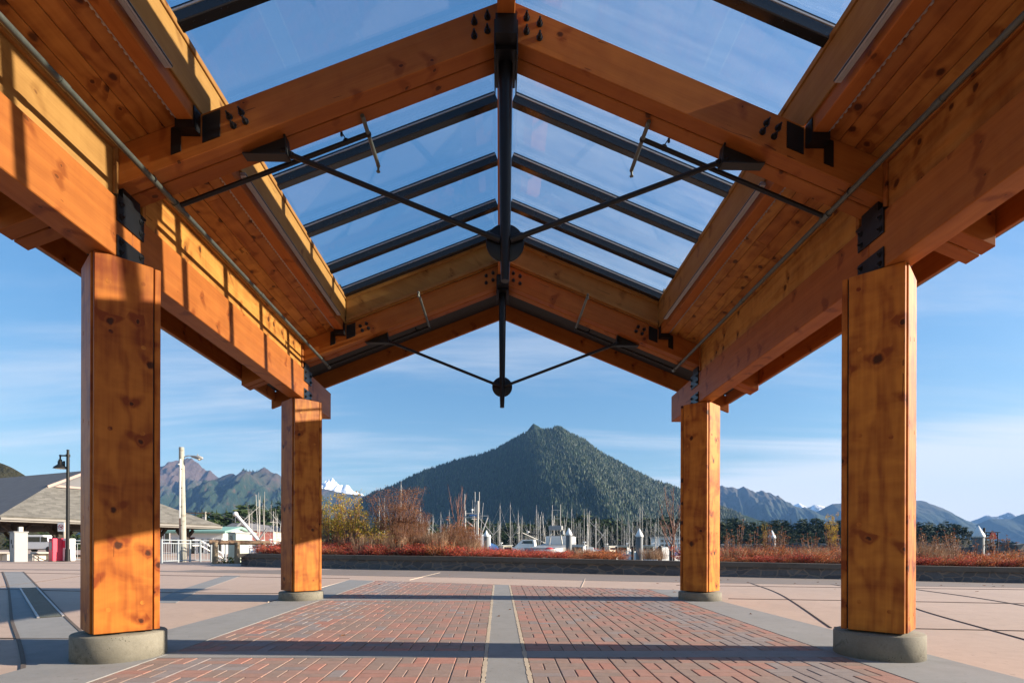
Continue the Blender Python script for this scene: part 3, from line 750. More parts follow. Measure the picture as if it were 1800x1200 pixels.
# basket-weave brick pavers
random.seed(3); mb = MB(); T_ = .2; gapx, gapy = .008, .002
def paver(x0, x1, y0, y1):
    zc = G((x0+x1)/2, (y0+y1)/2); c = .004
    h = .0135+random.uniform(-.0012, .0012)
    V = [(x0, y0, zc-.0), (x1, y0, zc), (x1, y1, zc), (x0, y1, zc)]
    dz = [G(x, y)-zc for x, y in ((x0, y0), (x1, y0), (x1, y1), (x0, y1))]
    V = [(p[0], p[1], zc+dz[i]) for i, p in enumerate(V)]+[(p[0], p[1], zc+dz[i]+h-.003) for i, p in enumerate(V)]
    V += [(x0+c, y0+c, zc+dz[0]+h), (x1-c, y0+c, zc+dz[1]+h), (x1-c, y1-c, zc+dz[2]+h), (x0+c, y1-c, zc+dz[3]+h)]
    Fc = [(0, 1, 5, 4), (1, 2, 6, 5), (2, 3, 7, 6), (3, 0, 4, 7), (4, 5, 9, 8), (5, 6, 10, 9), (6, 7, 11, 10), (7, 4, 8, 11), (8, 9, 10, 11)]
    edge = abs((x0+x1)/2) > 1.9 and abs((x0+x1)/2) < 2.35
    r = random.random()
    if edge and random.random() < .62: r = .84+.16*random.random()
    elif r > .84 and random.random() < .7: r *= .7
    mb.raw(V, Fc, 0, False, None, r)
for lo, hi in ((-2.655, -.165), (.172, 2.655)):
    nt_ = int(round((hi-lo)/T_)); tw = (hi-lo)/nt_
    edges = [-1.6]+[v for c in CB for v in c]+[99]
    for y0, y1 in zip(edges[0::2], edges[1::2]):
        for i in range(nt_):
            xa = lo+i*tw; ym = min(y1, brick_end(xa+tw/2)); L = ym-y0-.02
            if L <= 0: continue
            m = max(1, int(round(L/T_))); th = L/m
            for j in range(m):
                ya = y0+.01+j*th
                if (i+j) % 2 == 0:
                    paver(xa+gapx/2, xa+tw-gapx/2, ya+gapy/2, ya+th/2-gapy/2); paver(xa+gapx/2, xa+tw-gapx/2, ya+th/2+gapy/2, ya+th-gapy/2)
                else:
                    paver(xa+gapx/2, xa+tw/2-gapx/2, ya+gapy/2, ya+th-gapy/2); paver(xa+tw/2+gapx/2, xa+tw-gapx/2, ya+gapy/2, ya+th-gapy/2)
tag(mb.build("brick_paving", "paver_brick", None, fix=False), kind="structure")
# sand pushed up beside the middle strip
mb = MB(); random.seed(9)
for x0, s in ((-.150, -1), (.157, 1)):
    y = -1.; pts = []
    while y < 10.8:
        w = .010+.012*random.random()
        pts.append((x0-w*.9, x0+w*.9, y)); y += .035
    L = [(a, y) for a, b, y in pts]; Rr = [(b, y) for a, b, y in pts]
    ribbon(mb, L, Rr, .0152, .0)
tag(mb.build("joint_sand", "bedding_sand", None), kind="structure")

# curved drain strip and its grate
def smooth_poly(pts, n=6):
    out = []; P = [pts[0]]+pts+[pts[-1]]
    for i in range(1, len(P)-2):
        for k in range(n):
            t = k/n; a, b, c, d = (Vector(P[i+j-1]) for j in range(4))
            out.append(tuple(.5*((2*b)+(c-a)*t+(2*a-5*b+4*c-d)*t*t+(3*b-a-3*c+d)*t**3)))
    out.append(tuple(pts[-1])); return out
dl = [(-12.88, 14.6), (-9.4, 10.75), (-7.02, 8.05), (-5.45, 6.26), (-4.3, 5.0), (-3.42, 4.0), (-2.9, 3.3)]
dr = [(-12.40, 14.65), (-9.05, 10.95), (-6.62, 8.25), (-5.03, 6.48), (-3.86, 5.2), (-3.40, 4.6), (-3.38, 4.1)]
dl, dr = smooth_poly(dl), smooth_poly(dr)
mb = MB(); ribbon(mb, dl, dr, .005, .0); tag(mb.build("drain_strip", "concrete_band", None), kind="structure")
mb = MB()
for pl in (dl, dr):
    L = []; Rr = []
    for i, p in enumerate(pl):
        q = Vector(pl[min(i+1, len(pl)-1)])-Vector(pl[max(i-1, 0)]); q.normalize(); nn = Vector((-q.y, q.x))*.014
        L.append(tuple(Vector(p)+nn)); Rr.append(tuple(Vector(p)-nn))
    ribbon(mb, L, Rr, .009, .0)
tag(mb.build("drain_joint", "joint_dark", None), kind="structure")
gr = thing("drain_grate", (-6.8, 8.2, G(-6.8, 8.2)), "dark slotted metal grate set in the curved grey drain strip", "drain grate")
a = Vector((-8.43, 10.05)); b = Vector((-5.2, 6.48)); d = (b-a).normalized(); nrm = Vector((-d.y, d.x))
mb = MB()
for off in (-.11, .11):
    p, q = a+nrm*off, b+nrm*off
    mb.bar((p.x, p.y, G(*p)+.013), (q.x, q.y, G(*q)+.013), .022, .012)
mb.build("frame", "light_metal", gr)
mb = MB(); L = (b-a).length; n = int(L/.045)
for i in range(n):
    c = a+d*(L*(i+.5)/n); p, q = c-nrm*.095, c+nrm*.095
    mb.bar((p.x, p.y, G(*p)+.012), (q.x, q.y, G(*q)+.012), .022, .008)
mb.build("slats", "pipe_grey", gr)
mb = MB(); ribbon(mb, [tuple(a+nrm*.1), tuple((a+b)/2+nrm*.1), tuple(b+nrm*.1)], [tuple(a-nrm*.1), tuple((a+b)/2-nrm*.1), tuple(b-nrm*.1)], .0075, .0); mb.build("channel", "soffit_dark", gr)

# grey bands and joints in the tan slabs
mb = MB(); ribbon(mb, [(-4.95, 7.9), (-5.57, 9.6), (-6.61, 13.4)], [(-4.60, 7.9), (-5.2, 9.6), (-6.2, 13.35)], .004, .0)
tag(mb.build("grey_band", "concrete_band", None), kind="structure")
mb = MB(); far = MB()
pl = [(-40, 16.2), (-15, 15.6), (-8, 14.6), (-4, 13.6), (0, 12.75), (6, 12.15), (14, 11.7), (24, 11.3)]
pl = smooth_poly(pl); ribbon(far, [(p[0], p[1]) for p in pl], [(p[0], 21. if p[0] < -8.5 else 17.95-.2*(p[0]+8)) for p in pl], .004, .0)
tag(far.build("path", "concrete_asphalt", None), kind="structure")
def joint(mb, pts, w=.010, h=.0085):
    w *= .55
    pts = smooth_poly(pts, 8); L = []; Rr = []
    for i, p in enumerate(pts):
        q = Vector(pts[min(i+1, len(pts)-1)])-Vector(pts[max(i-1, 0)]); q.normalize(); nn = Vector((-q.y, q.x))*w
        L.append(tuple(Vector(p)+nn)); Rr.append(tuple(Vector(p)-nn))
    ribbon(mb, L, Rr, h, .0)
jd = MB()
joint(jd, [(6.07, 13.9), (4.72, 9.32), (3.44, 5.73)], .012); joint(jd, [(7.68, 13.6), (7.2, 11.4), (6.45, 8.9), (5.55, 7.29), (4.87, 5.07), (4.3, 3.2)], .012); joint(jd, [(9.6, 13.2), (7.98, 10.45), (7.34, 7.63), (6.3, 4.6)], .012); joint(jd, [(12.6, 12.8), (10.2, 9.2), (8.6, 6.0)], .012)
for y in (5.6, 8.3): joint(jd, [(3.5, y+.18), (6.5, y-.25), (11, y-1.1)], .005)
joint(jd, [(3.6, 11.3), (8, 10.9), (14, 10.2)], .006)
for y in (5.1, 9.2): joint(jd, [(-3.42, y), (-6.5, y+.25), (-11, y+1.1)], .006)
joint(jd, [(-3.4, 12.5), (-8, 13.4), (-14, 14.6)], .006)
joint(jd, [(-9.0, 9.6), (-9.9, 13.6)], .008); joint(jd, [(-7.6, 5.0), (-8.8, 8.5), (-9.0, 9.6)], .008)
tag(jd.build("slab_joint", "joint_dark", None), kind="structure")
jl = MB(); joint(jl, [(2.0, 13.1), (1.5, 10.4)], .008); joint(jl, [(-1.6, 14.6), (-2.0, 12.1)], .007); joint(jl, [(-3.2, 11.98), (0, 10.98), (3.2, 9.95)], .008); joint(jl, [(-3.36, 8), (-3.29, 11.9)], .009)
tag(jl.build("slab_joint", "joint_light", None), kind="structure")
# a few dead leaves blown about
lf = MB(); random.seed(21)
for i in range(46):
    x, y = (random.uniform(-2.6, 9), random.uniform(5, 14)) if i % 2 else (random.uniform(4, 13), random.uniform(12, 13.8))
    s = random.uniform(.02, .045); t = random.random()*6.3; z = G(x, y)+.016
    lf.quad((x+s*math.cos(t), y+s*math.sin(t), z), (x-s*math.sin(t)*.6, y+s*math.cos(t)*.6, z+.008), (x-s*math.cos(t), y-s*math.sin(t), z), (x+s*math.sin(t)*.6, y-s*math.cos(t)*.6, z+.012), rnd=random.random())
tag(lf.build("fallen_leaves", "leaf_rust", None, fix=False), kind="stuff")

# low planter wall
WALL = [(-8.11, 17.81), (-5.29, 16.62), (-2.8, 15.83), (-.31, 15.3), (2.2, 14.9), (4.75, 14.58), (9.15, 14.15), (13.16, 13.62), (18., 13.0), (24, 12.2)]
WALL = smooth_poly(WALL, 5)
def wall_off(d):
    out = []
    for i, p in enumerate(WALL):
        q = Vector(WALL[min(i+1, len(WALL)-1)])-Vector(WALL[max(i-1, 0)]); q.normalize(); out.append(tuple(Vector(p)+Vector((-q.y, q.x))*d))
    return out
def wall_strip(mb, d0, d1, z0, z1, i0=0, i1=None):
    A, B = wall_off(d0)[i0:i1], wall_off(d1)[i0:i1]; V = []; n = len(A)
    for a, b, p in zip(A, B, WALL[i0:i1]):
        g = G(*p)
        V += [(*a, g+z0), (*a, g+z1), (*b, g+z1), (*b, g+z0)]
    Fc = []
    for i in range(n-1):
        for k in range(4): Fc.append((4*i+k, 4*i+(k+1) % 4, 4*i+4+(k+1) % 4, 4*i+4+k))
    Fc += [(0, 1, 2, 3), (4*n-1, 4*n-2, 4*n-3, 4*n-4)]
    mb.raw(V, Fc)
pw_ = thing("planter_wall", (0, 15.3, G(0, 15.3)), "long low dark stone planter wall with a concrete cap in front of the red shrubs", "wall")
mb = MB(); wall_strip(mb, .05, .35, -.05, .275); mb.build("stone_face", "stone_wall", pw_)
cp = MB(); i = 0
while i < len(WALL)-1:
    j = min(i+4, len(WALL)-1); 
    mbx = MB(); wall_strip(cp, -.01, .42, .275, .40, i, j+1); i = j
cp.build("cap", "concrete_cap", pw_)
# returning end of the wall on the left
mb = MB(); mb.bar((-8.14, 17.9, G(-8, 17.9)+.135), (-8.9, 21.5, G(-8, 17.9)+.135), .3, .3); mb.build("stone_face", "stone_wall", pw_)
mb = MB(); mb.bar((-8.1, 17.75, G(-8, 17.9)+.34), (-8.9, 21.5, G(-8, 17.9)+.34), .42, .12); mb.build("cap", "concrete_cap", pw_)
mb = MB(); wall_strip(mb, .34, 4.2, -.2, .33); tag(mb.build("planter_soil", "soil", None), kind="structure")
# the harbour
WZ = -.75
mb = MB(); mb.raw([(-9000, 16, WZ), (9000, 16, WZ), (9000, 9500, WZ), (-9000, 9500, WZ)], [(0, 1, 2, 3)]); tag(mb.build("water", "sea", None, fix=False), kind="structure")
# ------------------------------------------------------------------ the left side: shelter, lamp, fences, rails, houses
def ground_at(px, py, Y):
    p = at(px, py, Y); return p
# hip roofed shelter: corner A close, corner B far, ridge end P
A = at(-2, 906, 26.); B = at(388, 924, 36.5)
sh = thing("picnic_shelter", (A.x, A.y, .25), "open picnic shelter with a grey shingled hip roof on dark braced posts", "shelter")
ev = A.z; B.z = ev
AB = (B-A); Lab = AB.length; e = AB.normalized(); nrm = Vector((-e.y, e.x, 0))       # points away from the camera, to the left
if nrm.x > 0: nrm = -nrm
mid = (A+B)/2; D = 24.
# apex where the two hips meet
hipr = Lab/2; P = mid+nrm*(hipr*.92); P.z = at(150, 829, P.y).z
A2 = A+nrm*D; B2 = B+nrm*D; P2 = mid+nrm*(D-hipr*.9); P2.z = P.z
# gablet: cut the hip end at 62 % of its height
tcut = .60
a1 = A.lerp(P, tcut); b1 = B.lerp(P, tcut)
gx = nrm*.0
Pg = P-nrm*(hipr*.92*(1-tcut)*.93)          # ridge runs on to a small gable over the hip end
th = Vector((0, 0, .16))
def roof_face(mb, pts, t=.14):
    P_ = [Vector(p) for p in pts]; n = (P_[1]-P_[0]).cross(P_[2]-P_[0]).normalized()
    if n.z < 0: n = -n
    mb.prism([p-n*t for p in P_], n, t)
mb = MB(); roof_face(mb, [A, a1, P, P2, A2]); roof_face(mb, [a1, Pg, P]); mb.build("roof", "roof_shade", sh)  # slope turned from the sun: its shade is put into a darker roof colour
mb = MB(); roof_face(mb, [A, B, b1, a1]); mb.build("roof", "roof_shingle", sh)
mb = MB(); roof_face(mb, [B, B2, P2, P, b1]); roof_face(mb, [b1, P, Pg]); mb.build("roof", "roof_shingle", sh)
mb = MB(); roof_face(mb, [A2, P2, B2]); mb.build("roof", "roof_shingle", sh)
mb = MB(); inn = nrm*.25; gl, gr_ = a1.lerp(b1, .06)+inn, a1.lerp(b1, .94)+inn; pk = Pg+inn-Vector((0, 0, .12))
mb.prism([gl+Vector((0, 0, .02)), gr_+Vector((0, 0, .02)), pk], nrm, .1); mb.build("gable_wall", "siding_grey", sh)
mb = MB(); mb.bar(gl-inn*.5+Vector((0, 0, .10)), gr_-inn*.5+Vector((0, 0, .10)), .05, .12); mb.build("trim_board", "siding_pink", sh)
mb = MB()
for q in (a1, b1): mb.bar(q-nrm*.06+Vector((0, 0, .0)), Pg-nrm*.06+Vector((0, 0, .0)), .06, .14)
mb.build("barge_board", "siding_pink", sh)
mb = MB()
for p, q in ((A, B), (A, A2)):
    o_ = nrm*.05 if q is B else -e*.05
    mb.bar(p-Vector((0, 0, .17))-o_*1, q-Vector((0, 0, .17))-o_*1, .08, .16); mb.bar(p-Vector((0, 0, .12))-o_*2.4, q-Vector((0, 0, .12))-o_*2.4, .11, .10)
mb.build("eave_board", "fascia_grey", sh)
mb = MB()
inA, inB = A+nrm*1.5+e*1.2, B+nrm*1.5-e*1.2
for p, q in ((inA, inB), (inA, A2+e*1.2), (inB, B2-e*1.2)): mb.bar(p-Vector((0, 0, .25)), q-Vector((0, 0, .25)), .25, .12)
mb.prism([A-Vector((0, 0, .26)), B-Vector((0, 0, .26)), B2-Vector((0, 0, .26)), A2-Vector((0, 0, .26))], ZV, .04)
mb.build("beams", "dark_timber", sh)
posts = []
for t in (.02, .21, .40, .59, .78, .98): posts.append(inA.lerp(inB, t))
for t in (.25, .5, .75): posts.append(inA.lerp(A2+e*1.2, t))
for t in (.3, .6, .9): posts.append(inB.lerp(B2-e*1.2, t))
for q in posts:
    mb = MB(); mb.bb(q.x-.17, q.x+.17, q.y-.17, q.y+.17, .2, ev-.30)
    for s_ in (-1, 1):
        mb.bar(Vector((q.x, q.y, ev-1.0)), Vector((q.x, q.y, ev-.34))+e*.55*s_, .16, .16)
    mb.build("post", "dark_timber", sh)
# benches under the shelter edge
def bench(px0, px1, Y, label):
    p = at(px0, 984, Y); q = at(px1, 985, Y+.6); z = .23
    t = thing("bench", (p.x, p.y, z), label, "bench", "stone benches along the shelter")
    mb = MB(); mb.bar((p.x, p.y, z+.36), (q.x, q.y, z+.36), .5, .07, bevel=.01); mb.build("seat", "bench_stone", t)
    for f in (.06, .94):
        c = p.lerp(q, f); mb = MB(); mb.bb(c.x-.1, c.x+.1, c.y-.2, c.y+.2, z-.03, z+.325); mb.build("support", "bench_stone", t)
    c0, c1 = p.lerp(q, .13), p.lerp(q, .87); mb = MB(); mb.bar((c0.x, c0.y+.05, z+.15), (c1.x, c1.y+.05, z+.15), .1, .34); mb.build("panel", "paint_cream", t)
bench(-40, 19, 23.2, "grey stone bench left of the white utility cabinet")
bench(58, 93, 23.4, "pale stone bench between the utility cabinet and the red newspaper box")
# utility cabinet
c = at(33, 986, 22.0); z = .24
t = thing("utility_cabinet", (c.x, c.y, z), "grey white metal utility cabinet with a meter post in front of the shelter", "cabinet")
ang = R(-38); ax = (Vector((math.cos(ang), -math.sin(ang)*-1, 0)), Vector((math.sin(ang)*-1*-1, math.cos(ang), 0))*1, ZV)
ax = (Vector((.83, -.56, 0)).normalized(), Vector((.56, .83, 0)).normalized(), ZV)
mb = MB(); mb.box((c.x, c.y, z+.58), (.25, .21, .58), ax, bevel=.015); body = mb.build("body", "paint_grey", t)
mb = MB(); mb.box((c.x, c.y, z+1.18), (.27, .23, .015), ax); mb.build("lid", "paint_grey", t)
mb = MB(); q = Vector((c.x, c.y, z+.62))-ax[1]*.213+ax[0]*.1; mb.box(q, (.012, .012, .06), ax); mb.build("handle", "iron", t)
mb = MB(); mb.box((c.x-.02, c.y+.1, z+1.28), (.08, .06, .1), ax); mb.build("meter", "paint_cream", t)
mb = MB(); q = Vector((c.x, c.y, z+.8))-ax[1]*.212-ax[0]*.05; mb.box(q, (.05, .004, .08), ax); mb.build("plate", "soffit_dark", t)
# red newspaper box
c = at(99, 986, 22.6); z = .25
t = thing("newspaper_box", (c.x, c.y, z), "bright red newspaper box beside the fence at the shelter", "newspaper box")
mb = MB(); mb.box((c.x, c.y, z+.48), (.20, .19, .46), ax, bevel=.02); mb.build("body", "paint_pink_red", t)
mb = MB(); q = Vector((c.x, c.y, z+.63))-ax[1]*.192; mb.box(q, (.13, .006, .15), ax); mb.build("window", "paint_grey", t)
mb = MB(); q = Vector((c.x, c.y, z+.86))-ax[1]*.20; mb.box(q, (.10, .015, .015), ax); mb.build("handle", "iron", t)
mb = MB(); q = Vector((c.x, c.y, z+.015)); mb.box(q, (.21, .20, .02), ax); mb.build("foot", "paint_black", t)
mb = MB(); q = Vector((c.x, c.y, z+.96)); mb.box(q, (.06, .05, .02), ax); mb.build("coin_slot", "paint_black", t)
c2 = c+Vector((.42, .1, 0))
t = thing("newspaper_box", (c2.x, c2.y, z), "white and red newspaper box half hidden by the fence", "newspaper box")
mb = MB(); mb.box((c2.x, c2.y, z+.48), (.18, .17, .45), ax, bevel=.02); mb.build("body", "paint_white", t)
mb = MB(); q = Vector((c2.x, c2.y, z+.7))-ax[1]*.172; mb.box(q, (.14, .006, .14), ax); mb.build("window", "paint_pink_red", t)
# no-dogs sign on its post
c = at(113, 960, 24.); z = .27; top = at(113, 918, 24.).z
t = thing("prohibition_sign", (c.x, c.y, z), "square white sign with a red barred circle on a wooden post", "sign")
mb = MB(); mb.tube((c.x, c.y, z), (c.x, c.y, top+.02), .05, n=8); mb.build("post", "wood_pole", t)
mb = MB(); mb.bb(c.x-.13-.1, c.x+.13-.08, c.y-.072, c.y-.055, top-.38, top, bevel=.005); pn = mb.build("panel", "paint_white", t)
mb = MB(); cc = Vector((c.x-.09, c.y-.0745, top-.19)); n = 32
for i in range(n):
    a0, a1_ = 2*math.pi*i/n, 2*math.pi*(i+1)/n
    f = lambda a, r: cc+Vector((math.cos(a)*r, 0, math.sin(a)*r))
    mb.quad(f(a0, .088), f(a1_, .088), f(a1_, .11), f(a0, .11))
mb.bar(cc+Vector((-.07, 0, .07)), cc+Vector((.07, 0, -.07)), .003, .022); mb.build("barred_circle", "paint_red", pn)
mb = MB(); mb.bar(cc+Vector((-.05, .001, -.0)), cc+Vector((.05, .001, 0)), .002, .05); mb.bar(cc+Vector((.045, .001, .02)), cc+Vector((.075, .001, .035)), .002, .03)
for dx in (-.045, .04): mb.bar(cc+Vector((dx, .001, -.01)), cc+Vector((dx, .001, -.06)), .002, .018)
mb.build("pictogram", "paint_black", pn)
# lamp post
b = at(119, 955, 22.5); zt = at(119, 791, 22.5).z; z = .26
t = thing("street_lamp", (b.x, b.y, z), "black street lamp with a single bell shade hanging from a short arm", "street lamp")
mb = MB(); mb.tube((b.x, b.y, z), (b.x, b.y, zt-.3), .066, .055, n=14); mb.tube((b.x, b.y, zt-.3), (b.x, b.y, zt), .05, .045, n=14); mb.lathe((b.x, b.y, zt), [(.05, 0), (.05, .02), (.01, .03)], 14)
mb.tube((b.x, b.y, z), (b.x, b.y, z+.5), .10, .085, n=14); mb.build("pole", "iron", t)
az = at(119, 800.5, 22.5).z; xa = at(106, 800, 22.5).x
mb = MB(); mb.path([(b.x, b.y, az), (xa, b.y, az), (xa, b.y, az-.16)], .030, 10); mb.ball((xa, b.y, az), .045); mb.tube((b.x, b.y, az-.05), (b.x, b.y, az+.05), .075, n=12); mb.build("arm", "iron", t)
zs = at(106, 823, 22.5).z
mb = MB(); mb.lathe((xa, b.y, zs), [(.24, 0), (.235, .015), (.20, .07), (.12, .13), (.085, .17), (.085, .28), (.06, .31), (.06, .36)], 24); shd = mb.build("lamp_shade", "iron", t)
mb = MB(); mb.lathe((xa, b.y, zs+.01), [(.10, -.025), (.19, -.005), (.20, .0)], 20); mb.build("lens", "paint_cream", shd)
mb = MB(); mb.tube((xa+.15, b.y, zs+.08), (xa+.15, b.y, zs+.30), .035, n=10); mb.build("ballast", "iron", t)
mb = MB(); mb.tube((xa+.15, b.y, zs+.12), (xa+.15, b.y, zs+.30), .0, .0) if False else mb.bar((b.x, b.y-.02, zs-.7), (b.x, b.y-.07, zs-.7), .05, .05); mb.build("clip", "iron", t)
# wooden light pole with conduit and cobra-head lamp
b = at(322, 987, 22.6); zt = at(319, 786, 22.6).z; z = .26; tx = at(319, 786, 22.6).x
t = thing("light_pole", (b.x, b.y, z), "weathered wooden light pole with white conduit and a grey cobra head lamp", "light pole")
mb = MB(); mb.tube((b.x, b.y, z-.1), (tx, b.y, zt), .135, .095, n=16); mb.build("pole", "wood_pole", t)
cx = at(316.5, 900, 22.4).x
mb = MB(); mb.tube((cx, b.y-.1, z), (cx-.06, b.y-.1, z+1.75), .028, n=8); mb.build("conduit", "twig_red", t)
mb = MB(); mb.tube((cx-.06, b.y-.1, z+1.75), (at(314.5, 806, 22.4).x, b.y-.1, at(314, 806, 22.4).z), .034, n=8); mb.build("conduit", "paint_white", t)
mb = MB()
for k in range(5):
    zz = z+.7+k*.75; mb.bb(cx-.08, b.x+.02, b.y-.125, b.y-.118, zz, zz+.02)
mb.build("strap", "iron", t)
hp = [at(322, 803, 22.6), at(331, 800.5, 22.6), at(338, 801, 22.6)]
mb = MB(); mb.path(hp, .02, 8); mb.build("arm", "mast_metal", t)
h0, h1 = at(336, 801.5, 22.6), at(357, 805.5, 22.6)
mb = MB(); d = (h1-h0); mb.lathe(h0, [(.03, 0), (.045, .12*d.length), (.075, .45*d.length), (.085, .7*d.length), (.05, .95*d.length), (.01, d.length)], 14, axis=d); lh = mb.build("lamp_head", "paint_grey", t)
mb = MB(); q = h0.lerp(h1, .68); mb.lathe(q-Vector((0, 0, .11)), [(.02, 0), (.07, .03), (.08, .06)], 14); mb.build("lens", "paint_cream", lh)
mb = MB(); q = h0.lerp(h1, .55); mb.tube(q+Vector((0, 0, .05)), q+Vector((0, 0, .14)), .018, n=8); mb.build("photocell", "paint_grey", t)
mb = MB(); mb.tube((b.x-.1, b.y-.14, zt-.7), (b.x-.1, b.y-.19, zt-.7), .03, n=8); mb.build("insulator", "paint_white", t)

# steel picket fences
def fence(pts, label, zg, h=.86, mesh=True):
    t = thing("railing", (pts[0].x, pts[0].y, zg), label, "railing", "steel railings above the harbour ramp")
    n = len(pts)
    for i, p in enumerate(pts):
        mb = MB(); mb.bb(p.x-.03, p.x+.03, p.y-.03, p.y+.03, zg-.05, zg+h+.03, bevel=.004); mb.build("post", "rail_steel", t)
    for p, q in zip(pts, pts[1:]):
        mb = MB()
        for zz in (.08, h-.12, h): mb.tube((p.x, p.y, zg+zz), (q.x, q.y, zg+zz), .021, n=8)
        L = (q-p).length; k = max(2, int(L/.125))
        for j in range(1, k):
            c = p.lerp(q, j/k); mb.tube((c.x, c.y, zg+.08), (c.x, c.y, zg+h-.12), .0085, n=6, caps=False)
        mb.build("picket_panel", "rail_steel", t)
fence([at(106, 985, 23.), at(126, 985, 23.2), at(146, 985.5, 23.4), at(175, 985.5, 23.6)], "grey steel picket railing beside the newspaper boxes", .24)
fence([at(284, 988, 20.6), at(313, 987, 21.5), at(334, 986, 22.2), at(352, 986, 22.4), at(371, 986, 22.6), at(396, 986, 22.8)], "grey steel picket railing under the wooden light pole", .25)
fence([at(430, 978, 27.), at(470, 977, 27.), at(500, 976.5, 27.)], "low grey steel railing behind the planter wall end", .22, .7)
# sloping handrails of the ramp
t = thing("ramp_handrail", (at(352, 986, 24).x, 24, .2), "pale sloping handrail leading down to the boats", "handrail")
for dz in (0, -.22):
    mb = MB(); p, q = at(352, 949, 24.), at(392, 973, 26.); p.z += dz; q.z += dz; mb.path([at(338, 949, 23.6)+Vector((0, 0, dz)), p, q], .03, 10); mb.build("rail", "paint_white", t)
for f in (0, .5, 1):
    c = p.lerp(q, f); mb = MB(); mb.tube(c+Vector((0, 0, .2)), (c.x, c.y, -.8), .025, n=8); mb.build("post", "paint_white", t)
# split log rail
p0, p1 = at(370, 952.5, 20.0), at(472, 953.5, 21.0)
t = thing("log_rail", (p0.x, p0.y, .25), "rustic peeled log rail on three short log posts", "log rail")
mb = MB(); mb.tube(p0-(p1-p0)*.02, p1+(p1-p0)*.03, .088, .078, n=14); mb.build("rail", "wood_grey", t)
for px, py, Y, zb_ in ((378, 990, 19.9, .24), (417, 988, 20.3, .24), (463, 976, 20.9, .35)):
    q = at(px, 960, Y); top = p0.lerp(p1, (px-370)/102)
    mb = MB(); mb.tube((q.x, q.y, zb_-.1), (q.x, q.y, top.z), .105, .09, n=14); mb.build("post", "wood_grey", t)
mb = MB(); q = at(396, 988, 20.6); random.seed(2)
for i in range(420):
    c = Vector((random.uniform(at(385, 988, 20.6).x, at(432, 988, 20.6).x), q.y+random.uniform(-.25, .25), .25+random.random()**2*.22)); d = Vector((random.uniform(-1, 1), random.uniform(-1, 1), 1.2))*.035; sd_ = Vector((random.uniform(-1, 1), random.uniform(-1, 1), 0))*.018
    mb.quad(c-sd_, c+sd_, c+sd_+d, c-sd_+d, rnd=random.random())
tag(mb.build("grass", "leaf_olive", None, fix=False), kind="stuff")
# pale green kiosk
c = at(419, 985, 21.8); z = .2; top = at(419, 937, 21.8).z
t = thing("kiosk", (c.x, c.y, z), "pale green service kiosk with a small window behind the log rail", "kiosk")
axk = (Vector((.80, -.60, 0)), Vector((.60, .80, 0)), ZV)
mb = MB(); mb.box((c.x, c.y, (z+top)/2), (.30, .26, (top-z)/2), axk, bevel=.01); mb.build("body", "paint_pale_green", t)
mb = MB(); mb.box((c.x, c.y, top+.02), (.34, .30, .025), axk); mb.build("roof", "paint_grey", t)
mb = MB(); q = Vector((c.x, c.y, top-.17))-axk[1]*.263-axk[0]*.05; mb.box(q, (.10, .006, .09), axk); mb.build("window", "window_glass", t)
mb = MB(); q = Vector((c.x, c.y, z+.45))-axk[1]*.263; mb.box(q, (.25, .005, .4), axk); mb.build("door", "paint_pale_green", t)

# houses across the inlet
def house(name, label, pxl, pxr, pyr, pye, Y, depth, wall, roof, roof_lbl=None, cat="house", gable='x', nwin=3, zb_=-1.5, rows=1, doors=0):
    """pxl..pxr eaves in the picture, pyr ridge, pye eave; real depth and thickness"""
    l = at(pxl, pye, Y); r_ = at(pxr, pye, Y); zr = at((pxl+pxr)/2, pyr, Y).z; ze = l.z; x0, x1 = l.x, r_.x; y0, y1 = Y, Y+depth
    t = thing(name, ((x0+x1)/2, Y, zb_), label, cat)
    mb = MB(); mb.bb(x0, x1, y0, y1, zb_, ze); mb.build("wall", wall, t)
    ov = .04*(x1-x0)+.15
    mb = MB()
    if gable == 'x':    # ridge runs left-right
        ym = (y0+y1)/2
        for ya, s_ in ((y0-ov, 1), (y1+ov, -1)):
            mb.prism([(x0-ov, ya, ze-.05), (x1+ov, ya, ze-.05), (x1+ov, ym, zr), (x0-ov, ym, zr)], ZV, .18)
        g2 = MB()
        for xx in (x0, x1-.05): g2.prism([(xx, y0, ze), (xx, y1, ze), (xx, ym, zr-.02)], XV, .05)
        g2.build("gable_wall", wall, t)
    else:
        xm = (x0+x1)/2
        for xa in (x0-ov, x1+ov): mb.prism([(xa, y0-ov, ze-.05), (xa, y1+ov, ze-.05), (xm, y1+ov, zr), (xm, y0-ov, zr)], ZV, .18)
        g2 = MB(); g2.prism([(x0, y0, ze), (x1, y0, ze), (xm, y0, zr-.02)], YV, .08); g2.build("gable_wall", wall, t)
        g3 = MB()
        for xa in (x0-ov, x1+ov): g3.bar((xa, y0-ov-.03, ze+.05), (xm, y0-ov-.03, zr+.1), .05, .28)
        g3.build("barge_board", "paint_white", t)
    rf = mb.build("roof", roof, t)
    H = (ze-zb_)
    for rw in range(rows):
        zc = ze-.45*min(H, 3.)/1-rw*2.6 if rows > 1 else ze-1.1
        for i in range(nwin):
            cx_ = x0+(x1-x0)*(i+.5)/nwin; ww = min(.55, (x1-x0)/nwin*.3)
            f = MB(); f.bb(cx_-ww-.08, cx_+ww+.08, y0-.05, y0-.005, zc-.68, zc+.62); fr = f.build("window", "paint_white", t)
            f = MB(); f.bb(cx_-ww, cx_+ww, y0-.06, y0-.051, zc-.6, zc+.54); f.build("pane", "window_glass", fr)
    for i in range(doors):
        cx_ = x0+(x1-x0)*(.35+.3*i); f = MB(); f.bb(cx_-.5, cx_+.5, y0-.05, y0-.004, ze-2.5, ze-.4); f.build("door", "siding_red", t)
    return t
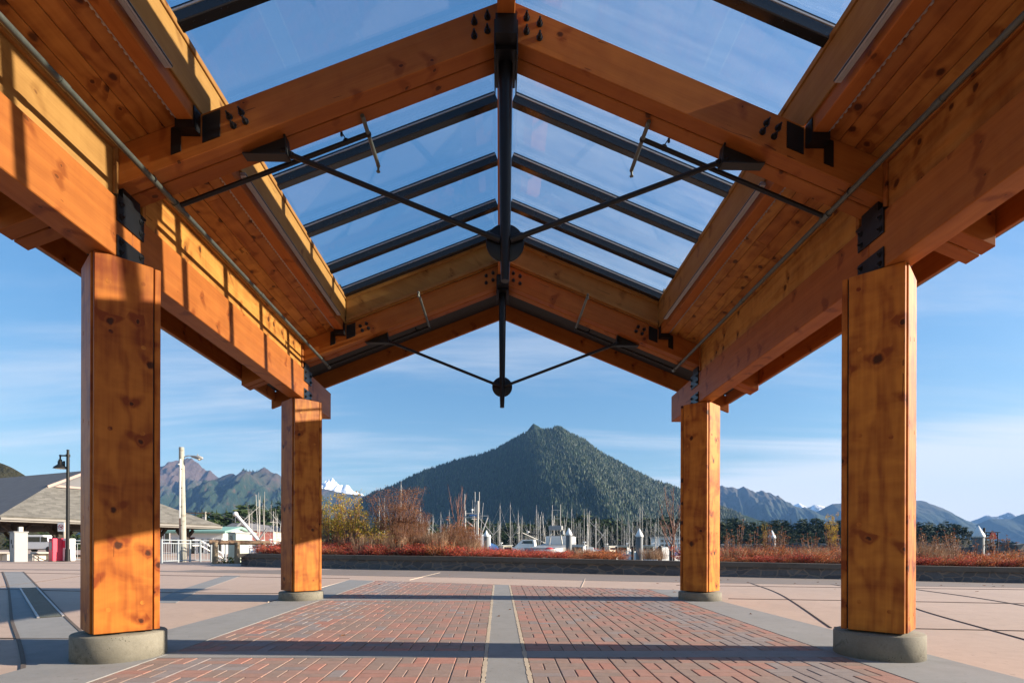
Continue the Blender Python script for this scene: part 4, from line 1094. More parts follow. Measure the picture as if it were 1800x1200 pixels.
house("long_house", "long white building with a pale green metal roof behind the railing", 300, 392, 926.5, 935.5, 48, 5.5, "paint_white", "paint_green", nwin=6, doors=1, zb_=-.3)
house("gable_house", "red gabled house with white trim under the dark trees", 415, 437, 920, 931, 84, 9, "siding_red", "siding_grey", gable='y', nwin=1)
house("gable_house", "cream gabled house with a dark green roof beside the red house", 445, 461, 923, 932, 90, 8, "paint_cream", "paint_black", gable='y', nwin=1)
house("grey_house", "grey roofed house standing behind the red gabled one", 392, 430, 919, 930, 98, 8, "siding_grey", "roof_shade", nwin=3)
house("pink_house", "pale pink house seen under the right end of the shelter roof", 276, 300, 913, 925, 62, 5, "siding_pink", "roof_shade", nwin=2)
# small utility pole with wires
p = at(361, 950, 66); zt = at(361, 899, 66).z
t = thing("utility_pole", (p.x, p.y, -.5), "thin pale utility pole with one crossarm between the wooden pole and the trees", "utility pole")
mb = MB(); mb.tube((p.x, p.y, -.5), (p.x, p.y, zt), .13, .10, n=10); mb.build("pole", "wood_pole", t); mb = MB(); mb.bar((p.x-2.2, p.y, zt-.15), (p.x+.5, p.y, zt-.15), .1, .1); mb.build("crossarm", "wood_grey", t)
mb = MB(); mb.bb(p.x-.18, p.x+.18, p.y-.4, p.y-.13, zt-1.3, zt-.6); mb.build("transformer", "paint_grey", t)
q = at(560, 918, 120)
for k, (dz, lb) in enumerate(((-.1, "upper overhead wire"), (-1.1, "lower overhead wire"))):
    w_ = MB(); pts = []
    for i in range(13):
        f = i/12; c = Vector((p.x, p.y, zt+dz)).lerp(q+Vector((0, 0, dz*1.5)), f); c.z -= 1.1*4*f*(1-f); pts.append(c)
    for a_, b_ in zip(pts, pts[1:]): w_.tube(a_, b_, .028, n=5, caps=False)
    tag(w_.build("overhead_wire", "iron", None), lb+" running from the thin utility pole to the trees", "wire")
house("shore_house", "small pale house with a dark roof at the foot of the wooded island", 1265, 1287, 944, 949, 255, 9, "siding_pink", "roof_shade", nwin=3, zb_=1.2)
# something parked and planted beyond the shelter
def van(px, py, Y, label):
    c = at(px, py, Y); z = .2; t = thing("parked_van", (c.x, c.y, z), label, "van")
    L, W, H = 4.6, 1.8, 1.9
    mb = MB(); mb.prism([(c.x-L/2, c.y, z+.35), (c.x+L/2, c.y, z+.35), (c.x+L/2, c.y, z+.95), (c.x+L/2-.9, c.y, z+1.15), (c.x+L/2-1.5, c.y, z+H), (c.x-L/2+.1, c.y, z+H), (c.x-L/2, c.y, z+1.2)], YV, W, bevel=.05); mb.build("body", "paint_white", t)
    for wx in (-1.5, 1.45):
        for wy in (-.02, W-.2):
            mb = MB(); mb.tube((c.x+wx, c.y+wy, z+.33), (c.x+wx, c.y+wy+.22, z+.33), .33, n=18); mb.build("wheel", "paint_black", t)
    for wx0, wx1 in ((-2.0, -.9), (-.8, .5), (.6, 1.3)):
        mb = MB(); mb.bb(c.x+wx0, c.x+wx1, c.y-.012, c.y-.004, z+1.15, z+1.7); mb.build("window", "window_glass", t)
van(62, 975, 62, "white parked van seen through the shelter posts")
# ------------------------------------------------------------------ plants of the planter
def leaves(mb, c, rad, n, size, up=.3, shape=1., rng=random, rlo=0., rhi=1.):
    for i in range(n):
        while True:
            d = Vector((rng.uniform(-1, 1), rng.uniform(-1, 1), rng.uniform(-1, 1)))
            if d.length < 1: break
        d = d*(.55+.45*rng.random())
        p = Vector((c[0]+d.x*rad[0], c[1]+d.y*rad[1], c[2]+d.z*rad[2]))
        s = size*rng.uniform(.6, 1.35); a = Vector((rng.uniform(-1, 1), rng.uniform(-1, 1), rng.uniform(-.4, 1))).normalized(); b = a.cross(Vector((rng.uniform(-1, 1), rng.uniform(-1, 1), rng.uniform(-1, 1)))).normalized()
        mb.quad(p, p+a*s*.5+b*s*.32*shape, p+a*s, p+a*s*.5-b*s*.32*shape, rnd=rlo+(rhi-rlo)*rng.random())
def stems(mb, n, h, spread, r, rng):
    tips = []
    for i in range(n):
        a = rng.random()*6.283; d = spread*rng.random()**.5; hh = h*rng.uniform(.65, 1.)
        b0 = Vector((math.cos(a)*d*.25, math.sin(a)*d*.25, 0)); m_ = Vector((math.cos(a)*d*.6, math.sin(a)*d*.6, hh*.55)); t = Vector((math.cos(a+.2)*d, math.sin(a+.2)*d, hh))
        mb.tube(b0, m_, r, r*.7, n=5, caps=False); mb.tube(m_, t, r*.7, r*.3, n=5, caps=False); tips += [m_, t, m_.lerp(t, .5)]
    return tips
def make_shrub(name, label, leafmat, h, w, nleaf, size, seed, nst=16, stemmat="twig_red", group=None, airy=.0, rlo=0., rhi=1.):
    rng = random.Random(seed); root = thing(name, (0, 0, -50), label, "shrub", group)
    mb = MB(); mb.v = []; tips = stems(mb, nst, h, w*.5, .012 if h < 1 else .016, rng)
    off = Vector((0, 0, -50)); mb.v = [p+off for p in mb.v]; mb.build("stems", stemmat, root, fix=False)
    mb = MB(); k = len(tips)
    for i in range(k):
        t = tips[i]; rr_ = w*(.16-.06*airy)
        leaves(mb, (t.x, t.y, t.z), (rr_, rr_, rr_*.8), int(nleaf/k), size, rng=rng, rlo=rlo, rhi=rhi)
    if not airy: leaves(mb, (0, 0, h*.42), (w*.5, w*.42, h*.45), nleaf//2, size, rng=rng, rlo=rlo, rhi=rhi)
    mb.v = [p+off for p in mb.v]; mb.build("foliage", leafmat, root, fix=False)
    return root
def make_grass(name, label, mat, h, n, seed, group):
    rng = random.Random(seed); root = thing(name, (0, 0, -50), label, "grass clump", group); mb = MB()
    for i in range(n):
        a = rng.random()*6.283; d = .35*rng.random()**.6; hh = h*rng.uniform(.5, 1.05); lean = rng.uniform(0, .28)
        b = Vector((math.cos(a)*d, math.sin(a)*d, -50)); t = b+Vector((math.cos(a)*lean*hh, math.sin(a)*lean*hh, hh)); s = Vector((-math.sin(a), math.cos(a), 0))*.006
        m_ = b.lerp(t, .55)+Vector((0, 0, hh*.05)); r1 = rng.random()
        mb.raw([b-s, b+s, m_+s*.8, m_-s*.8, t], [(0, 1, 2, 3), (3, 2, 4)], 0, False, None, r1)
        if rng.random() < .5:
            for k in range(4):
                p = m_.lerp(t, .4+.15*k); dd = Vector((rng.uniform(-1, 1), rng.uniform(-1, 1), .8))*.035
                mb.raw([p, p+dd+s*2, p+dd*1.6], [(0, 1, 2)], 0, False, None, r1)
    mb.build("blades", mat, root, fix=False); return root
def planter_pt(px, d, dz=.33):
    """a spot d metres behind the wall face, seen at column px of the photograph"""
    best = None
    A = wall_off(d)
    for a, b in zip(A, A[1:]):
        for k in range(40):
            q = Vector(a).lerp(Vector(b), k/40); v = Vector((q.x, q.y, 0))-Vector((EYE.x, EYE.y, 0)); sx_ = 900+F_PX*v.dot(r0)/v.dot(fwd)
            if best is None or abs(sx_-px) < best[0]: best = (abs(sx_-px), q)
    q = best[1]; return Vector((q.x, q.y, G(q.x, q.y)+dz))
rng = random.Random(77)
reds = [make_shrub("red_shrub", "low red leaved shrub behind the planter wall", "leaf_red", .42, .95, 1500, .030, 100+i, 26) for i in range(3)]
orgs = [make_shrub("orange_shrub", "low orange red shrub behind the planter wall", "leaf_orange", .48, .95, 1400, .030, 120+i, 26) for i in range(2)]
GR = "red and orange shrubs along the planter wall"
px = 452; i = 0
PR = {"red": reds, "org": orgs}
while px < 1815:
    for d, sc in ((.75, 1.), (1.5, 1.15), (2.4, 1.3)):
        pxx = px+rng.uniform(-9, 9)
        if 560 < px < 800: h = rng.uniform(.5, 1.0); kind = "red" if rng.random() < .6 else "org"
        elif px <= 560: h = rng.uniform(.7, 1.0); kind = "red"
        elif px < 985: h = rng.uniform(.3, .62); kind = "red"
        elif px < 1100: h = rng.uniform(.12, .3) if px < 1036 or px > 1088 else rng.uniform(.4, .62); kind = "org"
        elif px < 1200: h = rng.uniform(.06, .12); kind = "org"
        elif px < 1480: h = rng.uniform(.35, .85); kind = "red" if rng.random() < .5 else "org"
        else: h = rng.uniform(.4, .85); kind = "org" if rng.random() < .7 else "red"
        if 1100 <= px < 1200 and d > 1: continue
        src = rng.choice(PR[kind]); p = planter_pt(pxx, d)
        col_ = "red" if kind == "red" else "orange red"
        hgt = "Low" if h < .35 else "Knee high" if h < .7 else "Taller"
        put(src, p, f"{hgt.lower()} {col_} shrub massed with its like along the planter wall", GR, rng.random()*6.3, (sc, sc, h*sc*1.0))
    px += 26 if px < 1200 else 30
# tall grasses and taller shrubs
gts = [make_grass("grass_clump", "tan dry grass", "grass_tan", 1.0, 150, 200+i, "dry grass clumps in the planter") for i in range(3)]
for k in range(42):
    px = rng.uniform(640, 832); h = rng.uniform(.45, .85) if px < 790 else rng.uniform(.35, .7)
    put(rng.choice(gts), planter_pt(px, rng.uniform(1., 3.4)), "tan dry grass clump in the planter below the masts", "dry grass clumps in the planter", rng.random()*6.3, (1.15, 1.15, h))
for k in range(9):
    px = rng.uniform(1612, 1662); put(rng.choice(gts), planter_pt(px, rng.uniform(1., 3.)), "tan dry grass clump right of the nearest shaded column", "dry grass right of the column", rng.random()*6.3, (1.2, 1.2, rng.uniform(.45, .8)))
for k in range(8):
    px = rng.uniform(1000, 1230); put(rng.choice(gts), planter_pt(px, rng.uniform(2.2, 3.8)), "thin pale grass clump near the steel pilings", "pale grass near the pilings", rng.random()*6.3, (.8, .8, rng.uniform(.25, .45)))
yl = [make_shrub("yellow_shrub", "yellow", "leaf_yellow", 2.1, 1.45, 2200, .050, 300+i, 22, airy=.6) for i in range(3)]
for i, (px, d, h, lb) in enumerate([(583, 2.6, 1.0, "yellow leaved shrub right beside the farther left column"), (625, 2.4, 1.0, "tallest yellow leaved shrub left of the rust coloured bush"), (604, 3.2, .82, "yellow leaved shrub between two taller yellow ones"), (648, 3.0, .66, "small yellow shrub next to the rust coloured bush"), (665, 2.0, .42, "low yellow shrub at the foot of the rust coloured bush")]):
    put(yl[i % 3], planter_pt(px, d), lb, "yellow shrubs in the planter", rng.random()*6.3, (1, 1, h))
ru = make_shrub("rust_bush", "rust", "leaf_rust", 2.45, 1.9, 9500, .034, 330, 64, airy=.4)
put(ru, planter_pt(698, 2.9), "big rust brown bush in front of the tall white mast", None, .4, (1, 1, .92)); put(ru, planter_pt(733, 3.3), "narrower rust brown bush right of the big one", None, 2.1, (.6, .6, .62))
ls = make_shrub("leafy_stem", "stem", "leaf_rust", 1.5, .5, 110, .055, 350, 5, airy=1)
ol = make_shrub("orange_bush", "orange", "leaf_orange", 1.9, 1.0, 700, .04, 340, 18, airy=1, rlo=.4)
put(ol, planter_pt(812, 2.8), "thin orange leaved bush below the bare red twigs", None, .3, (1, 1, .68)); put(ol, planter_pt(838, 2.9), "sparse orange bush left of the leftmost piling", None, 1.3, (.8, .8, .5))
put(yl[1], planter_pt(1466, 2.4), "thin yellow leaved shrub half hidden by the nearer right column", None, 1., (.3, .3, .72))
put(yl[2], planter_pt(1345, 2.9), "sparse yellow leaved stem beside the piling under the island", None, 2., (.12, .12, .55))
for k, (px, h) in enumerate(((1297, .75), (1325, .62), (1376, .55), (1430, .52))):
    put(ls, planter_pt(px, 2.9), ["lanky rust stem rising left of the small shore house path", "rust stem leaning before the dark island trees", "short rust stem right of the piling under the island", "short rust stem near the yellow leaved shrub"][k], None, rng.random()*6, (.9, .9, h*1.15))
for k in range(16):
    px = rng.uniform(690, 835); put(ru, planter_pt(px, rng.uniform(1.2, 3.2)), "small rust brown twiggy bush among the dry grass", "small rust bushes among the dry grass", rng.random()*6.3, (.42, .42, rng.uniform(.22, .42)))
for k in range(30):
    px = rng.uniform(1268, 1480) if k % 2 else rng.uniform(1612, 1800)
    put(ls, planter_pt(px, rng.uniform(1.5, 3.3)), "thin leafy rust stem rising above the low shrubs " + ("before the wooded island" if k % 2 else "near the thickest piling"), "leafy rust stems " + ("before the island" if k % 2 else "near the thickest piling"), rng.random()*6.3, (.8, .8, rng.uniform(.4, .75)))
for k in range(22):
    px = rng.uniform(1268, 1800); put(gts[k % 3], planter_pt(px, rng.uniform(.9, 3.)), "short tan grass clump mixed into the right hand shrubs", "tan grass among the right hand shrubs", rng.random()*6.3, (1., 1., rng.uniform(.3, .55)))
# bare twiggy saplings
def bare(px, d, h, sp, n, label, seed, mat="twig_red"):
    r_ = random.Random(seed); b = planter_pt(px, d); t = thing("bare_sapling", tuple(b), label, "sapling")
    mb = MB(); mb.tube(b-Vector((0, 0, .1)), b+Vector((0, 0, h*.35)), .03, .024, n=8); mb.build("trunk", mat, t)
    for i in range(n):
        a = r_.random()*6.28; z0 = h*r_.uniform(.12, .4); q = b+Vector((0, 0, z0)); tip = b+Vector((math.cos(a)*sp*r_.uniform(.3, 1), math.sin(a)*sp*r_.uniform(.3, 1), h*r_.uniform(.7, 1.)))
        m_ = q.lerp(tip, .5)+Vector((math.cos(a)*sp*.12, math.sin(a)*sp*.12, 0)); mb = MB(); mb.tube(q, m_, .018, .012, n=6, caps=False); mb.tube(m_, tip, .012, .004, n=6, caps=False)
        for k in range(5):
            s_ = m_.lerp(tip, k/6); e_ = s_+Vector((r_.uniform(-1, 1)*sp*.3, r_.uniform(-1, 1)*sp*.3, h*r_.uniform(.08, .2))); mb.tube(s_, e_, .006, .002, n=4, caps=False)
        mb.build("branch", mat, t, fix=False)
bare(806, 3.2, 2.35, .45, 7, "bare red twigged sapling left of the fishing boat gear", 5)
bare(1186, 3.2, 2.45, .6, 7, "bare sapling left of the farther right column", 6)
bare(1181, 2.6, 1.5, .5, 5, "shorter bare sapling before the white harbour building", 8)

# ------------------------------------------------------------------ pilings
def piling(px, pyt, wpx, Y, label):
    p = at(px, pyt, Y); r_ = wpx*Y/F_PX/2; hc = r_*2.3
    t = thing("steel_piling", (p.x, p.y, WZ), label, "piling", "steel mooring pilings")
    mb = MB(); mb.tube((p.x, p.y, WZ-1), (p.x, p.y, p.z-hc), r_, n=24); mb.build("shaft", "pile_steel", t)
    mb = MB(); mb.lathe((p.x, p.y, p.z-hc), [(r_*1.08, -.05), (r_*1.1, .02), (r_*1.05, .08), (.01, hc)], 24); mb.build("cone_cap", "pile_cap", t)
piling(855, 931, 9.5, 42, "leftmost steel piling with a white cone cap beside the orange bush")
piling(1000, 927, 11, 38, "steel piling with a green stained cap right of the white cabin boat")
piling(1124, 928, 12.5, 34, "thick steel piling with a bright white cap near the harbour building")
piling(1357, 931, 12, 38, "steel piling standing alone in front of the wooded island")
piling(1720, 923, 17.5, 27, "rightmost and thickest steel piling beside the red daymark")
# short wooden dock piles
for i, (px, pt, Y) in enumerate(((1160, 962, 40), (1180, 960, 40), (1061, 962, 70), (1084, 963, 70), (1112, 962, 60))):
    p = at(px, pt, Y); t = thing("dock_pile", (p.x, p.y, WZ), ["short dark dock pile left of the pale one", "pale dock pile beside the farther right column", "short dock pile left of its neighbour amid the masts", "short dock pile in the middle of the masts", "short dock pile just left of the thick piling"][i], "dock pile", "dock piles")
    mb = MB(); mb.tube((p.x, p.y, WZ-1), (p.x, p.y, p.z), .16, n=12); mb.build("shaft", "pile_steel" if i == 1 else "dark_timber", t); mb = MB(); mb.lathe((p.x, p.y, p.z), [(.17, 0), (.17, .04), (.02, .16)], 12); mb.build("cap", "pile_cap" if i == 1 else "iron", t)
# floating docks
def dock(x0, x1, y, w_, label):
    t = thing("floating_dock", ((x0+x1)/2, y, WZ), label, "dock", "floating docks")
    mb = MB(); mb.bb(x0, x1, y-w_/2, y+w_/2, WZ+.25, WZ+.45); mb.build("deck", "dock_wood", t)
    mb = MB(); k = x0+1
    while k < x1: mb.bb(k, k+1.4, y-w_/2+.1, y+w_/2-.1, WZ-.3, WZ+.24); k += 3
    mb.build("floats", "paint_black", t)
dock(-40, 45, 50, 2., "nearest floating dock behind the planter"); dock(-50, 60, 84, 2., "middle floating dock among the moored boats"); dock(-60, 70, 125, 2.2, "far floating dock below the tree line")

# ------------------------------------------------------------------ boats
def loft(mb, secs, m=0):
    n = len(secs[0]); V = [p for s_ in secs for p in s_]; Fc = []
    for i in range(len(secs)-1):
        for k in range(n-1): Fc.append((i*n+k, i*n+k+1, (i+1)*n+k+1, (i+1)*n+k))
        Fc.append((i*n+n-1, i*n, (i+1)*n, (i+1)*n+n-1))
    Fc += [tuple(range(n)), tuple(range(len(V)-1, len(V)-n-1, -1))]; mb.raw(V, Fc, m, False)
def hull(mb, L, B_, fb, sheer=.35, tr=.8):
    secs = []
    for i in range(9):
        t = i/8; x = -L/2+L*t; b = B_/2*(tr+(1-tr)*min(1, t*2.2)) if t < .45 else B_/2*max(.02, 1-((t-.45)/.55)**2.2); z = fb+sheer*(t**2)
        secs.append([Vector((x+ (.0 if t < 1 else 0), -b, z)), Vector((x-.06*L*t*.3, -b*.82, .0)), Vector((x-.06*L*t*.5, -b*.3, -.45)), Vector((x-.06*L*t*.5, b*.3, -.45)), Vector((x-.06*L*t*.3, b*.82, 0)), Vector((x, b, z))])
    loft(mb, secs)
def part0(name, mat, root, fn, fix=True):
    mb = MB(); fn(mb); o_ = wloc(root); mb.v = [Vector(p)+o_ for p in mb.v]; return mb.build(name, mat, root, fix)
def sailboat(L, mast, hcol, cover, label, seed, group):
    rg = random.Random(seed); t = thing("sailboat", (0, 0, -80), label, "sailboat", group); B_ = L*.3
    part0("hull", hcol, t, lambda m: hull(m, L, B_, .95))
    def cab(m):
        m.poly([(-L*.08, -B_*.27, 1.0), (L*.22, -B_*.2, 1.05), (L*.22, B_*.2, 1.05), (-L*.08, B_*.27, 1.0), (-L*.06, -B_*.24, 1.5), (L*.17, -B_*.16, 1.42), (L*.17, B_*.16, 1.42), (-L*.06, B_*.24, 1.5)], [(0, 1, 2, 3), (4, 5, 6, 7), (0, 1, 5, 4), (1, 2, 6, 5), (2, 3, 7, 6), (3, 0, 4, 7)], .04)
    c = part0("cabin", "paint_white", t, cab)
    part0("window", "window_glass", c, lambda m: [m.bb(-L*.03, L*.12, s_*B_*.225-.01, s_*B_*.225+.01, 1.2, 1.36) for s_ in (-1, 1)])
    mx = L*.1
    mt = part0("mast", "mast_metal", t, lambda m: (m.tube((mx, 0, .9), (mx, 0, mast), .065, .045, n=8), m.bar((mx, -B_*.3, mast*.55), (mx, B_*.3, mast*.55), .05, .05), m.tube((mx, 0, mast), (mx, 0, mast+.6), .02, n=5)))
    part0("boom", cover, t, lambda m: m.tube((mx-.1, 0, 2.1), (mx-L*.42, 0, 2.0), .17, .11, n=8))
    def rig(m):
        for e_ in ((L*.5, 0, 1.3), (-L*.5, 0, 1.0)): m.tube((mx, 0, mast-.2), e_, .014, n=4, caps=False)
        for s_ in (-1, 1):
            m.tube((mx, 0, mast-.3), (mx, s_*B_*.3, mast*.55), .012, n=4, caps=False); m.tube((mx, s_*B_*.3, mast*.55), (mx-.1, s_*B_*.46, 1.0), .012, n=4, caps=False)
    part0("rigging", "rig_wire", t, rig)
    return t
def troller(L, mast, hcol, ccol, label, seed, group, poles=True):
    t = thing("fishing_boat", (0, 0, -80), label, "fishing boat", group); B_ = L*.32
    part0("hull", hcol, t, lambda m: hull(m, L, B_, 1.1, 1.0))
    part0("trim", "paint_blue", t, lambda m: [m.bar((-L/2+.1, s_*B_*.41, 1.0), (L*.1, s_*B_*.505, 1.15), .06, .12) for s_ in (-1, 1)])
    cx0, cx1 = L*.02, L*.26
    def wh(m):
        m.poly([(cx0, -B_*.32, 1.1), (cx1, -B_*.28, 1.2), (cx1, B_*.28, 1.2), (cx0, B_*.32, 1.1), (cx0, -B_*.30, 3.1), (cx1-.35, -B_*.26, 3.15), (cx1-.35, B_*.26, 3.15), (cx0, B_*.30, 3.1)], [(0, 1, 2, 3), (4, 5, 6, 7), (0, 1, 5, 4), (1, 2, 6, 5), (2, 3, 7, 6), (3, 0, 4, 7)], .04)
    c = part0("wheelhouse", ccol, t, wh)
    part0("roof", "paint_white", t, lambda m: m.bb(cx0-.3, cx1-.05, -B_*.34, B_*.34, 3.15, 3.24))
    for s_ in (-1, 1):
        for k in range(3):
            x = cx0+.25+k*(cx1-cx0-.6)/3; part0("window", "window_glass", c, lambda m: m.bb(x, x+(cx1-cx0)/3-.25, s_*B_*.307-.015, s_*B_*.307+.015, 2.2, 2.85))
    mx = cx0-.5
    part0("mast", "mast_metal", t, lambda m: (m.tube((mx, 0, 1), (mx, 0, mast), .085, .055, n=8), m.bar((mx, -.9, mast*.78), (mx, .9, mast*.78), .06, .06), m.tube((mx, .6, mast*.78), (mx, .6, mast*1.12), .02, n=5), m.tube((mx, -.6, mast*.78), (mx, -.6, mast*1.05), .02, n=5), m.tube((mx, 0, mast*.9), (mx-L*.3, 0, mast*.5), .05, n=6)))
    part0("radar", "paint_white", t, lambda m: (m.lathe((mx+.5, 0, 3.6), [(.28, 0), (.32, .08), (.28, .18), (.05, .2)], 16), m.tube((mx+.5, 0, 3.2), (mx+.5, 0, 3.6), .05, n=6)))
    if poles:
        for s_ in (-1, 1): part0("trolling_pole", "mast_metal", t, lambda m: (m.tube((mx+.3, s_*B_*.45, 1.2), (mx+.1, s_*B_*.75, mast*1.1), .06, .03, n=6)))
    def rig(m):
        m.tube((mx, 0, mast), (L*.48, 0, 2.0), .014, n=4, caps=False); m.tube((mx, 0, mast), (-L*.48, 0, 1.1), .014, n=4, caps=False)
        for s_ in (-1, 1): m.tube((mx, 0, mast*.9), (mx, s_*B_*.45, 1.1), .014, n=4, caps=False)
    part0("rigging", "rig_wire", t, rig)
    part0("deck_gear", "paint_black", t, lambda m: (m.bb(-L*.3, -L*.18, -B_*.2, B_*.2, 1.0, 1.5), m.bb(-L*.42, -L*.36, -B_*.25, B_*.25, 1., 1.35)))
    return t
protoS = [sailboat(9, 12.5, "paint_white", "paint_blue", "s", 1, None), sailboat(11, 14.5, "paint_white", "paint_teal", "s", 2, None), sailboat(8, 10.5, "paint_cream", "paint_white", "s", 3, None), sailboat(10, 13., "paint_blue", "paint_white", "s", 4, None), sailboat(9.5, 12., "paint_white", "paint_red", "s", 5, None)]
protoT = [troller(11, 8.5, "paint_white", "paint_white", "t", 1, None), troller(13, 10, "paint_blue", "paint_white", "t", 2, None), troller(10, 7.6, "paint_white", "paint_cream", "t", 3, None, False), troller(12, 9, "paint_black", "paint_white", "t", 4, None)]
hc_ = ["white", "white", "cream", "blue", "white"]; cc_ = ["blue", "teal", "white", "white", "red"]; tc_ = ["white", "blue hulled", "cream cabined", "black hulled"]
rng = random.Random(2024)
MG = "moored boats in the harbour"
# masts read off the photograph: (px, py of mast top, kind, distance)
specs = [(667, 880, 0, 66), (676, 880, 2, 92), (705, 864, 1, 56), (739, 900, 4, 72), (879, 888, 0, 74), (897, 886, 1, 82), (911, 901, 2, 90), (918, 908, 3, 112), (943, 890, 1, 96), (946, 902, 0, 104), (950, 908, 4, 120), (955, 905, 2, 88), (932, 917, 0, 130), (1005, 906, 3, 78), (1047, 915, 0, 108), (1053, 912, 1, 118), (1068, 927, 2, 112), (1085, 914, 0, 90), (1093, 910, 1, 122), (1104, 911, 4, 118), (1112, 919, 2, 98), (1120, 921, 3, 128), (1125, 890, 1, 84), (1129, 889, 0, 86), (1144, 909, 4, 100), (1150, 922, 2, 122), (1157, 909, 0, 112), (1162, 926, 3, 132), (1171, 926, 1, 138), (1024, 930, 2, 126), (1034, 932, 4, 138), (985, 910, 0, 118), (992, 911, 2, 128), (861, 914, 4, 116), (868, 924, 0, 134), (775, 903, 2, 86), (790, 904, 1, 98), (761, 908, 3, 96), (1076, 925, 3, 140), (1138, 927, 0, 142), (1098, 929, 2, 146), (1062, 933, 1, 150), (1013, 927, 1, 142), (973, 912, 3, 136), (900, 918, 4, 124), (1207, 912, 0, 110), (1222, 918, 2, 120), (1190, 921, 4, 126)]
specs += [(rng.uniform(860, 1240), rng.uniform(917, 932), rng.randrange(5), rng.uniform(100, 160)) for _ in range(26)]
seen = {}
for (px, py, k, Y) in specs:
    p = at(px, py, Y); base = protoS[k]; L0 = (9, 11, 8, 10, 9.5)[k]; m0 = (12.5, 14.5, 10.5, 13., 12.)[k]
    h = p.z-WZ; s = h/m0; s = max(.55, min(1.25, s))
    rz = rng.choice((0, math.pi))+rng.uniform(-.5, .5) if rng.random() < .6 else math.pi/2+rng.uniform(-.3, .3)
    near = "near" if Y < 90 else "farther" if Y < 125 else "far"
    if px < 770: wh = "behind the rust bush"
    elif px < 930: wh = "left of the cabin cruiser" if px < 890 else "behind the cabin cruiser"
    elif px < 1040: wh = "right of the cabin cruiser"
    elif px < 1130: wh = "left of the thick piling"
    else: wh = "near the white harbour building"
    lb = f"{near} {hc_[k]} sailboat with {cc_[k]} sail cover {wh}"
    put(base, (p.x-L0*.1*s*math.cos(rz), p.y-L0*.1*s*math.sin(rz), WZ), lb, lb if False else f"moored sailboats, {near} ones {wh}", rz, s)
tspecs = [(459, 884, 1, 52, .6), (478, 898, 0, 62, 2.9), (441, 903, 3, 72, .3), (490, 910, 2, 80, .2), (832, 905, 1, 60, 2.6), (975, 906, 3, 88, 1.2), (1066, 935, 2, 86, .5), (1030, 938, 0, 58, 2.8), (1104, 938, 2, 74, 3.), (1196, 935, 0, 76, .2), (880, 930, 2, 72, .4), (752, 915, 0, 80, 2.8), (915, 932, 3, 96, .1), (1150, 940, 2, 66, 3.0), (1215, 940, 3, 88, .4)]
for i, (px, py, k, Y, rz) in enumerate(tspecs):
    p = at(px, py, Y); L0, m0 = ((11, 8.5), (13, 10), (10, 7.6), (12, 9))[k]; h = p.z-WZ; s = max(.6, min(1.35, h/m0))
    near = "near" if Y < 66 else "middle distance" if Y < 82 else "far"
    wh = "beside the log rail on the left" if px < 500 else "under the rust brown bush" if px < 800 else "left of the cabin cruiser" if px < 890 else "behind the cabin cruiser" if px < 1000 else "right of the green stained piling" if px < 1110 else "near the farther right column"
    put(protoT[k], (p.x, p.y, WZ), f"{near} {tc_[k]} fishing boat {wh}", f"{near} fishing boats {wh}", rz, s)
def drop(root):
    for ch in list(root.children): drop(ch)
    bpy.data.objects.remove(root)
for r_ in protoS+protoT+reds+orgs+gts+yl+[ru, ol, ls]: drop(r_)

# white cabin cruiser in the middle
p = at(928, 980, 84); t = thing("cabin_cruiser", (p.x, p.y, WZ), "white cabin cruiser with a dark flybridge canopy above the red shrubs", "cabin cruiser")
c0 = Vector((p.x, p.y, WZ)); rot = Matrix.Rotation(R(168), 3, 'Z')
CS = .80
def cb(name, mat, fn, parent=None, fix=True):
    parent = parent or t; mb = MB(); fn(mb); mb.v = [c0+rot@(Vector(q)*CS) for q in mb.v]; return mb.build(name, mat, parent, fix)
cb("hull", "paint_white", lambda m: hull(m, 8.2, 2.9, 1.6, .7, .9))
cab = cb("cabin", "paint_white", lambda m: m.poly([(-1.6, -1.2, 1.7), (2.6, -1.0, 2.0), (2.6, 1.0, 2.0), (-1.6, 1.2, 1.7), (-1.3, -1.1, 3.55), (1.0, -.9, 3.5), (1.0, .9, 3.5), (-1.3, 1.1, 3.55)], [(0, 1, 2, 3), (4, 5, 6, 7), (0, 1, 5, 4), (1, 2, 6, 5), (2, 3, 7, 6), (3, 0, 4, 7)], .06))
for s_ in (-1, 1): cb("window", "window_glass", lambda m: m.poly([(-1.1, s_*1.17, 2.75), (1.1, s_*1.03, 2.8), (.8, s_*.99, 3.3), (-1.0, s_*1.13, 3.35), (-1.1, s_*1.1, 2.75), (1.1, s_*.97, 2.8), (.8, s_*.92, 3.3), (-1.0, s_*1.06, 3.35)], [(0, 1, 2, 3), (4, 5, 6, 7), (0, 1, 5, 4), (1, 2, 6, 5), (2, 3, 7, 6), (3, 0, 4, 7)]), cab)
for s_ in (-1, 1): cb("bridge_rail", "mast_metal", lambda m: ([m.tube((x, s_*1.15, 3.55), (x, s_*1.15, 4.15), .02, n=6) for x in (-1.6, -.8, 0, .8)], m.tube((-1.6, s_*1.15, 4.15), (.8, s_*1.15, 4.15), .02, n=6)))
cb("canopy", "soffit_dark", lambda m: m.poly([(-1.9, -1.25, 4.45), (1.1, -1.2, 4.55), (1.1, 1.2, 4.55), (-1.9, 1.25, 4.45), (-1.8, -1.1, 4.6), (1.0, -1.1, 4.68), (1.0, 1.1, 4.68), (-1.8, 1.1, 4.6)], [(0, 1, 2, 3), (4, 5, 6, 7), (0, 1, 5, 4), (1, 2, 6, 5), (2, 3, 7, 6), (3, 0, 4, 7)]))
cb("canopy_frame", "mast_metal", lambda m: [m.tube((x, s_*1.12, 3.5), (x+.2, s_*1.15, 4.5), .02, n=6) for x in (-1.6, .6) for s_ in (-1, 1)])
